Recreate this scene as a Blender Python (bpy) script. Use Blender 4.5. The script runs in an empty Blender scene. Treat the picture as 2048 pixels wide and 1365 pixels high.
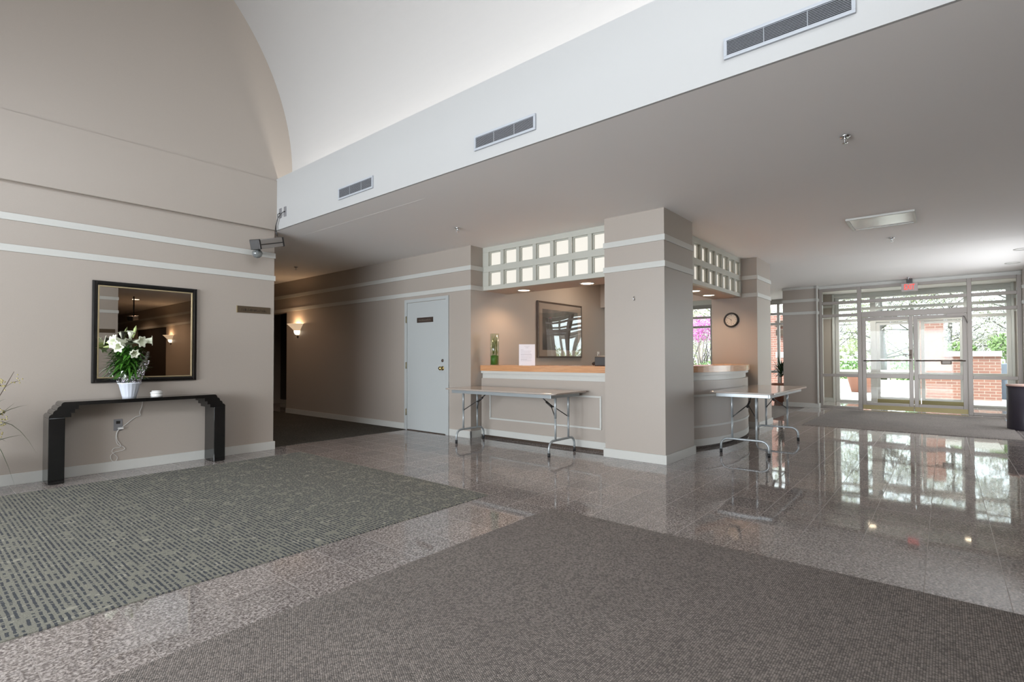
import bpy, bmesh, math, random
from mathutils import Vector, Matrix
PI = math.pi
SC = bpy.context.scene
COL = SC.collection
random.seed(7)

# ------------------------------------------------------------------ camera
cam = bpy.data.cameras.new('camera')
cam.sensor_width = 36.0
cam.lens = 36.0 * 1032.1 / 2048
cam.shift_y = 0.00669
cam.clip_start = 0.02
cam.clip_end = 400
camo = bpy.data.objects.new('camera', cam)
COL.objects.link(camo)
yaw, pitch, roll = (math.radians(a) for a in (39.98928, 1.103946, -0.128747))
Fv = Vector((math.cos(yaw) * math.cos(pitch), math.sin(yaw) * math.cos(pitch), math.sin(pitch)))
Rv = Vector((math.sin(yaw), -math.cos(yaw), 0))
Uv = Rv.cross(Fv)
R2 = Rv * math.cos(roll) + Uv * math.sin(roll)
U2 = -Rv * math.sin(roll) + Uv * math.cos(roll)
rot = Matrix((R2, U2, -Fv)).transposed()
camo.matrix_world = Matrix.Translation((0, 0, 1.14)) @ rot.to_4x4()
SC.camera = camo

# ------------------------------------------------------------------ view, world, sun, big lights
SC.view_settings.view_transform = 'Standard'
SC.view_settings.look = 'None'
SC.view_settings.gamma = 1
SC.view_settings.exposure = 0.93
SC.view_settings.use_curve_mapping = False
SC.cycles.use_denoising = True
SC.cycles.max_bounces = 10
SC.cycles.diffuse_bounces = 6
SC.cycles.transparent_max_bounces = 24
SC.cycles.sample_clamp_indirect = 6
SC.cycles.caustics_reflective = False
SC.cycles.caustics_refractive = False

world = bpy.data.worlds.new('sky')
SC.world = world
world.use_nodes = True
bg = world.node_tree.nodes['Background']
bg.inputs[0].default_value = (0.86, 0.93, 1.0, 1)
bg.inputs[1].default_value = 2.4


def lamp(name, kind, loc, power, color=(1, 1, 1), aim=(0, 0, -1), **kw):
    l = bpy.data.lights.new(name, kind)
    l.energy = power
    l.color = color
    for k, v in kw.items():
        setattr(l, k, v)
    o = bpy.data.objects.new(name, l)
    o.location = loc
    o.rotation_euler = Vector(aim).to_track_quat('-Z', 'Y').to_euler()
    COL.objects.link(o)
    return o


lamp('sun', 'SUN', (20, -20, 30), 5, (1, .96, .9), (.38, -.60, -.8), angle=.012)
# lamp added as daylight from unseen windows assumed behind the camera, then two fills for unseen added windows
lamp('assumed_daylight', 'AREA', (-5.85, 2.9, 1.4), 500, (.87, .935, 1.0), (1, 0, .26), shape='RECTANGLE', size=6.4, size_y=2.3)
lamp('lunette_fill', 'AREA', (.4, -.80, 4.45), 46, (.93, .96, 1.0), (0, 1, -.05), shape='RECTANGLE', size=3.4, size_y=1.5)  # added to brighten the far lunette from an unseen high window
lamp('lobby_fill', 'AREA', (11.2, -1.55, 1.30), 58, (.92, .96, 1.0), (0, 1, -.05), shape='RECTANGLE', size=2.8, size_y=2.1)  # added to brighten the entrance lobby from an unseen right-hand window
# cove lamps lying in the gutter behind each fascia, along the springing of the vault
for nm, x, pw in (('cove_lamp', 3.16, 16), ('cove_lamp', -2.36, 16)):
    lamp(nm, 'AREA', (x, 2.88, 3.12), pw, (1, .95, .88), (-.22 if x > 0 else .22, 0, 1), shape='RECTANGLE', size=.05, size_y=6.7).rotation_euler = (
        Matrix.Rotation(math.radians(-10 if x > 0 else 10) , 3, 'Y') @ Matrix.Rotation(PI, 3, 'X')).to_euler()


# ------------------------------------------------------------------ materials
def mat(name, color, rough=.5, metal=0.0, **kw):
    m = bpy.data.materials.new(name)
    m.use_nodes = True
    b = m.node_tree.nodes['Principled BSDF']
    b.inputs['Base Color'].default_value = (*color, 1)
    b.inputs['Roughness'].default_value = rough
    b.inputs['Metallic'].default_value = metal
    for k, v in kw.items():
        b.inputs[k.replace('_', ' ')].default_value = v
    return m


class NT:
    """small helper to write node graphs"""
    def __init__(self, m):
        self.t = m.node_tree
        self.b = m.node_tree.nodes.get('Principled BSDF')

    def n(self, typ, **kw):
        x = self.t.nodes.new(typ)
        for k, v in kw.items():
            setattr(x, k, v)
        return x

    def l(self, a, b):
        self.t.links.new(a, b)

    def put(self, sock, v):
        if hasattr(v, 'is_output') or isinstance(v, bpy.types.NodeSocket):
            self.l(v, sock)
        else:
            sock.default_value = v

    def math(self, op, a, b=0.0, c=None):
        x = self.n('ShaderNodeMath', operation=op)
        self.put(x.inputs[0], a)
        self.put(x.inputs[1], b)
        if c is not None:
            self.put(x.inputs[2], c)
        return x.outputs[0]

    def pos(self):
        g = self.n('ShaderNodeNewGeometry')
        return g.outputs['Position'], g.outputs['Normal']

    def sep(self, v):
        s = self.n('ShaderNodeSeparateXYZ')
        self.l(v, s.inputs[0])
        return s.outputs

    def comb(self, x, y, z=0.0):
        s = self.n('ShaderNodeCombineXYZ')
        for i, v in enumerate((x, y, z)):
            self.put(s.inputs[i], v)
        return s.outputs[0]

    def noise(self, vec, scale, detail=2, rough=.5):
        x = self.n('ShaderNodeTexNoise')
        self.l(vec, x.inputs['Vector'])
        x.inputs['Scale'].default_value = scale
        x.inputs['Detail'].default_value = detail
        x.inputs['Roughness'].default_value = rough
        return x.outputs['Fac']

    def ramp(self, fac, stops, interp='LINEAR'):
        x = self.n('ShaderNodeValToRGB')
        x.color_ramp.interpolation = interp
        e = x.color_ramp.elements
        while len(e) < len(stops):
            e.new(.5)
        for i, (p, c) in enumerate(stops):
            e[i].position = p
            e[i].color = (*c, 1) if len(c) == 3 else c
        self.l(fac, x.inputs[0])
        return x.outputs[0]

    def mix(self, fac, a, b, blend='MIX'):
        x = self.n('ShaderNodeMix', data_type='RGBA', blend_type=blend)
        self.put(x.inputs[0], fac)
        for s, v in ((x.inputs[6], a), (x.inputs[7], b)):
            if isinstance(v, tuple):
                s.default_value = (*v, 1)
            else:
                self.l(v, s)
        return x.outputs[2]

    def bump(self, h, strength=.2, dist=.01):
        x = self.n('ShaderNodeBump')
        x.inputs['Strength'].default_value = strength
        x.inputs['Distance'].default_value = dist
        self.l(h, x.inputs['Height'])
        return x.outputs[0]


def paint(name, color, rough=.55, scale=260, var=.05, bump=.12):
    m = mat(name, color, rough)
    t = NT(m)
    p, nn = t.pos()
    big = t.noise(p, 1.3, 3)
    f = t.noise(p, scale, 2)
    c = t.mix(f, tuple(x * (1 - var) for x in color), tuple(x * (1 + var) for x in color))
    c = t.mix(t.math('MULTIPLY', big, .12), c, tuple(x * .86 for x in color))
    t.l(c, t.b.inputs['Base Color'])
    t.l(t.bump(f, bump, .002), t.b.inputs['Normal'])
    return m


M = {}
M['wall'] = paint('beige_vinyl_wall', (.375, .330, .288), .42)
M['white'] = paint('white_trim_paint', (.52, .52, .49), .38, 40, .02, .03)
M['cream'] = paint('cream_lattice_paint', (.46, .46, .41), .4, 40, .02, .03)
M['ceil'] = paint('ceiling_paint', (.84, .82, .80), .7, 300, .03, .08)
M['vault'] = paint('vault_plaster', (.45, .44, .43), .7, 200, .01, .02)
M['fascia'] = paint('fascia_paint', (.40, .40, .395), .6, 200, .01, .02)
M['door'] = paint('door_paint', (.43, .45, .445), .35, 60, .02, .03)
M['black'] = mat('black_lacquer', (.006, .006, .006), .12, 0, Coat_Weight=.25, Coat_Roughness=.04)
M['rubber'] = mat('black_rubber', (.012, .012, .013), .6)
M['dark'] = mat('dark_plastic', (.02, .018, .017), .35)
M['steel'] = mat('grey_steel_enamel', (.36, .39, .40), .32, .35)
M['alu'] = mat('greige_aluminium', (.25, .222, .20), .38, .3)
M['alu_out'] = mat('pale_aluminium', (.52, .50, .47), .4, .2)
M['brass'] = mat('brass', (.55, .42, .17), .28, 1)
M['brass_dull'] = mat('tarnished_brass', (.30, .25, .13), .5, .8)
M['bronze'] = mat('dark_bronze', (.09, .065, .05), .4, .5)
M['plaque'] = mat('bronze_plaque', (.10, .072, .045), .4, .4)
M['plaque_mark'] = mat('plaque_engraving', (.035, .022, .012), .6)
M['plaque_pale'] = mat('plaque_pale_letters', (.17, .14, .11), .6)
M['gold'] = mat('gilt_frame', (.42, .34, .20), .35, .6)
M['mirror'] = mat('mirror_glass', (.80, .78, .75), .006, 1)
M['chrome'] = mat('chrome', (.7, .72, .74), .12, 1)
M['paper'] = mat('paper', (.70, .67, .70), .7)
M['ink'] = mat('grey_ink', (.38, .35, .38), .8)
M['plastic'] = mat('white_plastic', (.72, .72, .70), .35)
M['greyplate'] = mat('grey_wall_plate', (.22, .22, .23), .45, .3)
M['pot'] = mat('white_pot_glaze', (.70, .74, .82), .45)
M['terracotta'] = mat('terracotta', (.50, .24, .17), .8)
M['leaf'] = mat('lily_leaf', (.045, .15, .015), .4)
M['leaf2'] = mat('plant_leaf', (.035, .065, .015), .45)
M['petal'] = mat('white_petal', (.74, .77, .62), .5)
M['bud'] = mat('green_bud', (.42, .50, .20), .5)
M['seed'] = mat('pale_yellow_flower', (.42, .36, .17), .7)
M['bark'] = mat('pale_bark', (.44, .40, .36), .9)
M['pinkedge'] = mat('pale_wood_edge', (.62, .42, .36), .4)
M['binblack'] = mat('dark_laminate', (.022, .018, .028), .4)
M['concrete'] = paint('pale_concrete', (.62, .60, .57), .9, 30, .05, .1)
M['paving'] = paint('pale_paving', (.66, .64, .61), .9, 8, .08, .1)
M['grass'] = paint('pale_grass', (.34, .42, .16), .95, 30, .2, .2)
M['vent_dark'] = mat('vent_shadow', (.05, .05, .055), .8)
M['ventframe'] = mat('vent_frame_paint', (.36, .38, .41), .4)
M['slat'] = mat('vent_slat_paint', (.42, .44, .47), .45)
M['water'] = mat('green_moss', (.05, .14, .01), .5)


def emit(name, color, strength, base=None):
    m = mat(name, base or color, .5)
    b = m.node_tree.nodes['Principled BSDF']
    b.inputs['Emission Color'].default_value = (*color, 1)
    b.inputs['Emission Strength'].default_value = strength
    return m


M['frost'] = emit('backlit_frosted_acrylic', (1, .93, .82), .34, (.3, .3, .28))
M['bulb'] = emit('warm_lamp_face', (1, .80, .58), 6)
M['sconce_glass'] = emit('sconce_alabaster', (1, .72, .46), .30, (.6, .5, .4))
M['sconce_bulb'] = emit('sconce_lower_bowl', (1, .86, .66), 1.5, (.7, .6, .5))
M['exit_red'] = emit('lit_red_letters', (1, .05, .03), .8, (.5, .02, .02))


def glass(name, tint=(1, 1, 1), gloss=.9, f0=.03):
    m = bpy.data.materials.new(name)
    m.use_nodes = True
    t = NT(m)
    t.t.nodes.remove(t.b)
    out = [x for x in t.t.nodes if x.type == 'OUTPUT_MATERIAL'][0]
    tr = t.n('ShaderNodeBsdfTransparent')
    tr.inputs[0].default_value = (*tint, 1)
    gl = t.n('ShaderNodeBsdfGlossy')
    gl.inputs['Roughness'].default_value = .01
    gl.inputs['Color'].default_value = (gloss, gloss, gloss, 1)
    lw = t.n('ShaderNodeLayerWeight')
    lw.inputs['Blend'].default_value = .5
    fac = t.math('MULTIPLY_ADD', t.math('POWER', lw.outputs['Facing'], 4.0), 1 - f0, f0)
    mx = t.n('ShaderNodeMixShader')
    t.l(fac, mx.inputs[0])
    t.l(tr.outputs[0], mx.inputs[1])
    t.l(gl.outputs[0], mx.inputs[2])
    t.l(mx.outputs[0], out.inputs[0])
    return m


M['glass'] = glass('window_glass', (.95, .97, .96), .9, .007)
M['vaseglass'] = glass('vase_glass', (.90, .94, .90))
M['cello'] = glass('cellophane', (.88, .87, .90), 1.0, .22)


def granite():
    m = mat('pink_grey_granite_tile', (.2, .18, .17), .09)
    t = NT(m)
    p, nn = t.pos()
    s = t.sep(p)
    u = t.math('DIVIDE', t.math('SUBTRACT', s[0], 3.19), .316)
    v = t.math('DIVIDE', t.math('SUBTRACT', s[1], 2.29), .3135)
    wn = t.n('ShaderNodeTexWhiteNoise', noise_dimensions='2D')
    t.l(t.comb(t.math('FLOOR', u), t.math('FLOOR', v)), wn.inputs['Vector'])
    cell = wn.outputs['Value']
    fu, fv = t.math('FRACT', u), t.math('FRACT', v)
    du = t.math('SUBTRACT', .5, t.math('ABSOLUTE', t.math('SUBTRACT', fu, .5)))
    dv = t.math('SUBTRACT', .5, t.math('ABSOLUTE', t.math('SUBTRACT', fv, .5)))
    d = t.math('MINIMUM', du, dv)
    joint = t.math('LESS_THAN', d, .006)
    n1 = t.noise(p, 75, 5, .75)
    base = t.ramp(n1, [(.36, (.065, .055, .052)), (.46, (.175, .158, .148)), (.53, (.34, .318, .302)), (.66, (.54, .52, .50))])
    vo = t.n('ShaderNodeTexVoronoi')
    t.l(p, vo.inputs['Vector'])
    vo.inputs['Scale'].default_value = 130
    sp = t.sep(vo.outputs['Color'])
    base = t.mix(t.math('MULTIPLY', t.math('GREATER_THAN', sp[0], .80), .55), base, (.62, .58, .55))
    base = t.mix(t.math('MULTIPLY', t.math('LESS_THAN', sp[1], .22), .6), base, (.06, .05, .05))
    base = t.mix(1.0, base, t.ramp(cell, [(0, (.86, .84, .84)), (1, (1.12, 1.06, 1.04))]), 'MULTIPLY')
    mott = t.noise(p, 5, 2)
    base = t.mix(t.math('MULTIPLY', mott, .25), base, (.29, .255, .24))
    base = t.mix(joint, base, (.33, .30, .28))
    t.l(base, t.b.inputs['Base Color'])
    t.l(t.math('ADD', t.math('MULTIPLY', joint, .4), t.math('ADD', .022, t.math('MULTIPLY', t.noise(p, 3, 2), .03))), t.b.inputs['Roughness'])
    # every tile lies a hair out of level, and its polish waves a little
    wave = t.n('ShaderNodeTexNoise')
    t.l(p, wave.inputs['Vector'])
    wave.inputs['Scale'].default_value = 3.0
    off = t.n('ShaderNodeVectorMath', operation='SUBTRACT')
    t.l(wn.outputs['Color'], off.inputs[0])
    off.inputs[1].default_value = (.5, .5, .5)
    sc = t.n('ShaderNodeVectorMath', operation='SCALE')
    t.l(off.outputs[0], sc.inputs[0])
    sc.inputs['Scale'].default_value = .0035
    off2 = t.n('ShaderNodeVectorMath', operation='SUBTRACT')
    t.l(wave.outputs['Color'], off2.inputs[0])
    off2.inputs[1].default_value = (.5, .5, .5)
    sc2 = t.n('ShaderNodeVectorMath', operation='SCALE')
    t.l(off2.outputs[0], sc2.inputs[0])
    sc2.inputs['Scale'].default_value = .004
    a1 = t.n('ShaderNodeVectorMath', operation='ADD')
    t.l(sc.outputs[0], a1.inputs[0])
    t.l(sc2.outputs[0], a1.inputs[1])
    a2 = t.n('ShaderNodeVectorMath', operation='ADD')
    t.l(nn, a2.inputs[0])
    t.l(a1.outputs[0], a2.inputs[1])
    nz = t.n('ShaderNodeVectorMath', operation='NORMALIZE')
    t.l(a2.outputs[0], nz.inputs[0])
    t.l(nz.outputs[0], t.b.inputs['Normal'])
    return m


def green_carpet():
    m = mat('green_dash_carpet', (.15, .15, .12), .95)
    m.node_tree.nodes['Principled BSDF'].inputs['Specular IOR Level'].default_value = .1
    t = NT(m)
    p, nn = t.pos()
    s = t.sep(p)
    warp = t.math('MULTIPLY', t.math('SUBTRACT', t.noise(p, 40, 1), .5), .010)
    u = t.math('DIVIDE', t.math('ADD', s[0], warp), .0245)
    row = t.math('FLOOR', u)
    fr = t.math('FRACT', u)
    inrow = t.math('LESS_THAN', t.math('ABSOLUTE', t.math('SUBTRACT', fr, .5)), .235)
    vec = t.comb(t.math('MULTIPLY', row, .30), t.math('MULTIPLY', s[1], 9.0))
    dash = t.math('LESS_THAN', t.noise(vec, 1.0, 2, .6), .60)
    vec2 = t.comb(t.math('MULTIPLY', row, 3.7), t.math('MULTIPLY', s[1], 50.0))
    dash2 = t.math('LESS_THAN', t.noise(vec2, 1.0, 0), .60)
    dk = t.math('MULTIPLY', inrow, t.math('MULTIPLY', dash, dash2))
    light = t.ramp(t.noise(p, 160, 2), [(.3, (.165, .163, .135)), (.7, (.28, .275, .235))])
    big = t.noise(t.comb(t.math('MULTIPLY', s[0], .6), s[1]), 14, 3)
    light = t.mix(t.math('GREATER_THAN', big, .63), light, (.31, .30, .25))
    dark = t.ramp(t.noise(p, 220, 1), [(.3, (.045, .050, .055)), (.7, (.095, .10, .11))])
    t.l(t.mix(dk, light, dark), t.b.inputs['Base Color'])
    t.l(t.bump(t.math('ADD', t.noise(p, 500, 2), t.math('MULTIPLY', dk, -.4)), .5, .003), t.b.inputs['Normal'])
    return m


def mat_carpet(name, a, b, sx=.0065, sy=.0065):
    m = mat(name, a, .95)
    m.node_tree.nodes['Principled BSDF'].inputs['Specular IOR Level'].default_value = .1
    t = NT(m)
    p, nn = t.pos()
    s = t.sep(p)
    wx = t.math('MULTIPLY', t.math('SUBTRACT', t.noise(p, 90, 1), .5), .006)
    r = t.math('FLOOR', t.math('DIVIDE', s[1], sy))
    u = t.math('ADD', t.math('DIVIDE', t.math('ADD', s[0], wx), sx), t.math('MULTIPLY', r, .5))
    v = t.math('DIVIDE', s[1], sy)
    w = t.math('MULTIPLY', t.math('SINE', t.math('MULTIPLY', t.math('FRACT', u), PI)), t.math('SINE', t.math('MULTIPLY', t.math('FRACT', v), PI)))
    wn = t.n('ShaderNodeTexWhiteNoise', noise_dimensions='2D')
    t.l(t.comb(t.math('FLOOR', u), r), wn.inputs['Vector'])
    c = t.mix(w, a, b)
    c = t.mix(1.0, c, t.ramp(wn.outputs['Value'], [(0, (.62, .62, .62)), (1, (1.35, 1.32, 1.30))]), 'MULTIPLY')
    c = t.mix(t.math('MULTIPLY', t.noise(p, 2.2, 3), .35), c, tuple(x * .62 for x in a))
    t.l(c, t.b.inputs['Base Color'])
    t.l(t.bump(w, .5, .003), t.b.inputs['Normal'])
    return m


def brick():
    m = mat('red_brick', (.4, .2, .15), .9)
    t = NT(m)
    p, nn = t.pos()
    s = t.sep(p)
    x = t.n('ShaderNodeTexBrick')
    t.l(t.comb(t.math('ADD', s[1], s[0]), s[2]), x.inputs['Vector'])
    x.inputs['Scale'].default_value = 1
    x.inputs['Brick Width'].default_value = .22
    x.inputs['Row Height'].default_value = .077
    x.inputs['Mortar Size'].default_value = .007
    x.inputs['Color1'].default_value = (.32, .155, .12, 1)
    x.inputs['Color2'].default_value = (.27, .135, .11, 1)
    x.inputs['Mortar'].default_value = (.40, .33, .29, 1)
    t.l(x.outputs[0], t.b.inputs['Base Color'])
    return m


def wood():
    m = mat('orange_oak_counter', (.5, .25, .12), .22)
    t = NT(m)
    p, nn = t.pos()
    s = t.sep(p)
    f = t.noise(t.comb(t.math('MULTIPLY', s[0], 2), t.math('MULTIPLY', s[1], 2), t.math('MULTIPLY', s[2], 45)), 2.5, 4, .6)
    t.l(t.ramp(f, [(.3, (.42, .20, .095)), (.7, (.62, .33, .16))]), t.b.inputs['Base Color'])
    return m


def laminate():
    m = mat('speckled_table_laminate', (.33, .28, .24), .13)
    t = NT(m)
    p, nn = t.pos()
    t.l(t.ramp(t.noise(p, 300, 2), [(.35, (.28, .24, .21)), (.65, (.44, .38, .33))]), t.b.inputs['Base Color'])
    return m


M['granite'] = granite()
M['green'] = green_carpet()
M['mat'] = mat_carpet('grey_brown_loop_mat', (.140, .125, .115), (.335, .304, .282), .0085, .0085)
M['mat2'] = mat_carpet('entry_loop_mat', (.17, .155, .147), (.36, .33, .31))
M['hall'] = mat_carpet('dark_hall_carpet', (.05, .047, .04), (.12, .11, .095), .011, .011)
M['brick'] = brick()
M['wood'] = wood()
M['lam'] = laminate()


# ------------------------------------------------------------------ mesh helpers
class MB:
    def __init__(self):
        self.v, self.f, self.sm = [], [], []

    def add(self, verts, faces, smooth=False):
        o = len(self.v)
        self.v += [tuple(q) for q in verts]
        self.f += [tuple(i + o for i in q) for q in faces]
        self.sm += [smooth] * len(faces)
        return self

    def box(self, x0, y0, z0, x1, y1, z1, mx=None):
        x0, x1 = min(x0, x1), max(x0, x1)
        y0, y1 = min(y0, y1), max(y0, y1)
        z0, z1 = min(z0, z1), max(z0, z1)
        vs = [Vector(q) for q in ((x0, y0, z0), (x1, y0, z0), (x1, y1, z0), (x0, y1, z0), (x0, y0, z1), (x1, y0, z1), (x1, y1, z1), (x0, y1, z1))]
        if mx is not None:
            vs = [mx @ q for q in vs]
        return self.add(vs, [(0, 3, 2, 1), (4, 5, 6, 7), (0, 1, 5, 4), (1, 2, 6, 5), (2, 3, 7, 6), (3, 0, 4, 7)])

    def prism(self, poly, a, b, axis='Y'):
        """poly of 2-D points, extruded from a to b along an axis"""
        def P3(q, t):
            return {'Y': (q[0], t, q[1]), 'Z': (q[0], q[1], t), 'X': (t, q[0], q[1])}[axis]
        n = len(poly)
        vs = [P3(q, a) for q in poly] + [P3(q, b) for q in poly]
        fs = [tuple(range(n))[::-1], tuple(range(n, 2 * n))] + [(i, (i + 1) % n, n + (i + 1) % n, n + i) for i in range(n)]
        return self.add(vs, fs)

    def tube(self, pts, r, n=10, caps=True, smooth=True):
        pts = [Vector(q) for q in pts]
        rs = r if isinstance(r, (list, tuple)) else [r] * len(pts)
        vs, fs = [], []
        up = None
        for i, q in enumerate(pts):
            d = (pts[min(i + 1, len(pts) - 1)] - pts[max(i - 1, 0)])
            d = d.normalized() if d.length > 1e-9 else Vector((0, 0, 1))
            if up is None:
                up = Vector((0, 0, 1)) if abs(d.z) < .9 else Vector((1, 0, 0))
            s = d.cross(up)
            s = s.normalized() if s.length > 1e-6 else d.orthogonal().normalized()
            up = s.cross(d).normalized()
            for k in range(n):
                a = 2 * PI * k / n
                vs.append(q + (s * math.cos(a) + up * math.sin(a)) * rs[i])
        for i in range(len(pts) - 1):
            for k in range(n):
                fs.append((i * n + k, i * n + (k + 1) % n, (i + 1) * n + (k + 1) % n, (i + 1) * n + k))
        self.add(vs, fs, smooth)
        if caps:
            o = len(self.v) - len(vs)
            self.f += [tuple(o + k for k in range(n)), tuple(o + (len(pts) - 1) * n + k for k in reversed(range(n)))]
            self.sm += [False, False]
        return self

    def lathe(self, prof, c=(0, 0, 0), n=24, mx=None, a0=0, a1=2 * PI, rfun=None, smooth=True):
        """prof: (radius, height) list about the vertical through c"""
        full = abs(a1 - a0 - 2 * PI) < 1e-6
        m = n if full else n + 1
        vs, fs = [], []
        for (r, z) in prof:
            for k in range(m):
                a = a0 + (a1 - a0) * k / n
                rr = r * (rfun(a, z) if rfun else 1)
                q = Vector((rr * math.cos(a), rr * math.sin(a), z))
                q = mx @ q if mx is not None else q + Vector(c)
                vs.append(q)
        for i in range(len(prof) - 1):
            for k in range(n if full else n):
                k2 = (k + 1) % m if full else k + 1
                fs.append((i * m + k, i * m + k2, (i + 1) * m + k2, (i + 1) * m + k))
        return self.add(vs, fs, smooth)

    def blade(self, pts, w, up=(0, 0, 1), fold=.0):
        """a leaf: ribbon along pts, width profile w, with a fold down the middle rib"""
        pts = [Vector(q) for q in pts]
        n = len(pts)
        vs, fs = [], []
        for i, q in enumerate(pts):
            d = (pts[min(i + 1, n - 1)] - pts[max(i - 1, 0)]).normalized()
            s = d.cross(Vector(up))
            s = s.normalized() if s.length > 1e-6 else Vector((1, 0, 0))
            nn_ = s.cross(d)
            ww = w[i] if isinstance(w, (list, tuple)) else w
            vs += [q - s * ww + nn_ * fold * ww, q, q + s * ww + nn_ * fold * ww]
        for i in range(n - 1):
            a = i * 3
            fs += [(a, a + 1, a + 4, a + 3), (a + 1, a + 2, a + 5, a + 4)]
        return self.add(vs, fs, True)

    def build(self, name, m, parent=None, bevel=0.0, seg=2, loc=None):
        me = bpy.data.meshes.new(name)
        off = Vector(loc) if loc is not None else None
        vs = self.v if off is None else [tuple(Vector(q) - off) for q in self.v]
        me.from_pydata(vs, [], self.f)
        me.polygons.foreach_set('use_smooth', self.sm)
        me.materials.append(m)
        me.update()
        bm = bmesh.new()
        bm.from_mesh(me)
        bmesh.ops.recalc_face_normals(bm, faces=bm.faces)
        bm.to_mesh(me)
        bm.free()
        o = bpy.data.objects.new(name, me)
        COL.objects.link(o)
        if off is not None:
            o.location = off
        if parent is not None:
            o.parent = parent
            if off is None:
                o.matrix_parent_inverse = parent.matrix_basis.inverted()
        if bevel:
            md = o.modifiers.new('bevel', 'BEVEL')
            md.width = bevel
            md.segments = seg
            md.limit_method = 'ANGLE'
        return o


def tag(o, label, cat, group=None, kind=None):
    o['label'] = label
    o['category'] = cat
    if group:
        o['group'] = group
    if kind:
        o['kind'] = kind
    return o


def thing(name, label, cat, loc=(0, 0, 0), group=None, kind=None):
    o = bpy.data.objects.new(name, None)
    COL.objects.link(o)
    o.location = loc
    o.empty_display_size = .1
    bpy.context.view_layer.update()
    return tag(o, label, cat, group, kind)


def struct(name, mb, m, label, cat='wall', bevel=0):
    return tag(mb.build(name, m, None, bevel), label, cat, None, 'structure')


def dup(root, loc, rotz=0.0, label=None, name=None):
    r = root.copy()
    COL.objects.link(r)
    r.location = loc
    r.rotation_euler = (0, 0, rotz)
    if label:
        r['label'] = label
    for ch in list(root.children):
        c = ch.copy()
        COL.objects.link(c)
        c.parent = r
        for g in ch.children:
            d = g.copy()
            COL.objects.link(d)
            d.parent = c
    return r


B = lambda *a, **k: MB().box(*a, **k)
ZC = 2.75

# ------------------------------------------------------------------ large structure
struct('floor', B(-6.1, -13.1, -.1, 16.0, 13.1, 0), M['granite'], 'polished pink-grey granite tile floor', 'floor')
c = MB()
c.box(3.07, -13.1, ZC, 16.0, 13.1, 2.88)
c.box(2.9, -13.1, ZC, 3.07, -.87, 2.88)
c.box(2.9, 6.62, ZC, 3.07, 13.1, 2.88)
c.box(-6.1, -.9, ZC, -2.26, 6.7, 2.88)
struct('ceiling', c, M['ceil'], 'flat grey-white lower ceiling over the lobby', 'ceiling')
# barrel vault
prof = [(3.255, 2.88)]
for i in range(13):
    prof.append((3.255, 2.93 + .57 * i / 12 - .001))
for i in range(1, 96):
    a = PI * i / 96
    prof.append((.4 + 2.855 * math.cos(a), 3.5 + 2.855 * math.sin(a)))
prof.append((-2.455, 2.88))
outer = [(.4 + (x - .4) * 1.04, z + (.1 if z > 3.5 else 0)) for x, z in prof]
vm = MB()
n = len(prof)
for seg in range(n - 1):
    quad = [prof[seg], prof[seg + 1], outer[seg + 1], outer[seg]]
    vs = [(q[0], -.9, q[1]) for q in quad] + [(q[0], 6.7, q[1]) for q in quad]
    vm.add(vs, [(0, 4, 5, 1), (2, 6, 7, 3)], False)
vo_ = vm.build('ceiling_vault', M['vault'])
tag(vo_, 'white plaster barrel vault curving above the lobby', 'ceiling', None, 'structure')
md = vo_.modifiers.new('weld', 'WELD')
md.merge_threshold = .001
f_ = MB()
f_.box(3.05, -.72, ZC, 3.07, 6.475, 3.40)
struct('wall_fascia', f_, M['fascia'], 'long white fascia band with three vent grilles')
struct('wall_fascia', B(-2.31, -.72, ZC, -2.25, 6.475, 3.40), M['fascia'], 'white fascia band on the far side of the vault')

struct('wall_left', B(-6.1, 6.475, 0, 3.05, 6.62, ZC), M['wall'], 'beige wall carrying the framed mirror')
u_ = MB()
u_.box(-6.1, 6.415, ZC, 3.06, 6.62, 3.375)
u_.box(-2.6, 6.43, 3.375, 3.4, 6.62, 6.5)
struct('wall_left_upper', u_, M['wall'], 'beige end wall under the arch of the vault')
struct('wall_rear', MB().box(-6.1, -.87, 0, 3.05, -.72, ZC).box(-6.1, -.87, ZC, 3.06, -.665, 3.375).box(-2.6, -.87, 3.375, 3.4, -.68, 3.6).box(-2.6, -.87, 5.3, 3.4, -.68, 6.5).box(-2.6, -.87, 3.6, -1.4, -.68, 5.3).box(2.2, -.87, 3.6, 3.4, -.68, 5.3), M['wall'], 'beige end wall behind the camera, seen only in the mirror')
# unseen wall behind the camera, its window openings assumed for daylight
w_ = MB()
w_.box(-6.1, -.9, 0, -6.0, 6.7, .35)
w_.box(-6.1, -.9, 2.6, -6.0, 6.7, ZC + .1)
w_.box(-6.1, -.9, .35, -6.0, -.3, 2.6)
w_.box(-6.1, 6.1, .35, -6.0, 6.7, 2.6)
struct('wall_back', w_, M['wall'], 'unseen wall with assumed tall windows behind the camera')

# corridor and door wall
dw = MB()
dw.box(5.25, 5.17, 0, 5.37, 10.57, ZC)
dw.box(5.25, 10.57, 2.10, 5.37, 12.3, ZC)
dw.box(5.25, 12.3, 0, 5.37, 13.1, ZC)
struct('wall_corridor', dw, M['wall'], 'beige corridor wall holding the white door and the sconce')
struct('wall_corridor_inner', B(2.93, 6.62, 0, 3.05, 13.1, ZC), M['wall'], 'corridor wall behind the mirror wall')
struct('wall_corridor_end', B(2.93, 13.0, 0, 6.6, 13.1, ZC), M['wall'], 'end wall of the corridor')
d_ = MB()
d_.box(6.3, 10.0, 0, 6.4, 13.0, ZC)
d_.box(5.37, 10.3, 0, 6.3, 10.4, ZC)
struct('wall_side_room', d_, mat('side_room_shade', (.05, .045, .04), .7), 'side room wall beyond the corridor doorway, coloured dark for its shade')  # wall colour darkened to stand for the unlit room's shade
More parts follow.
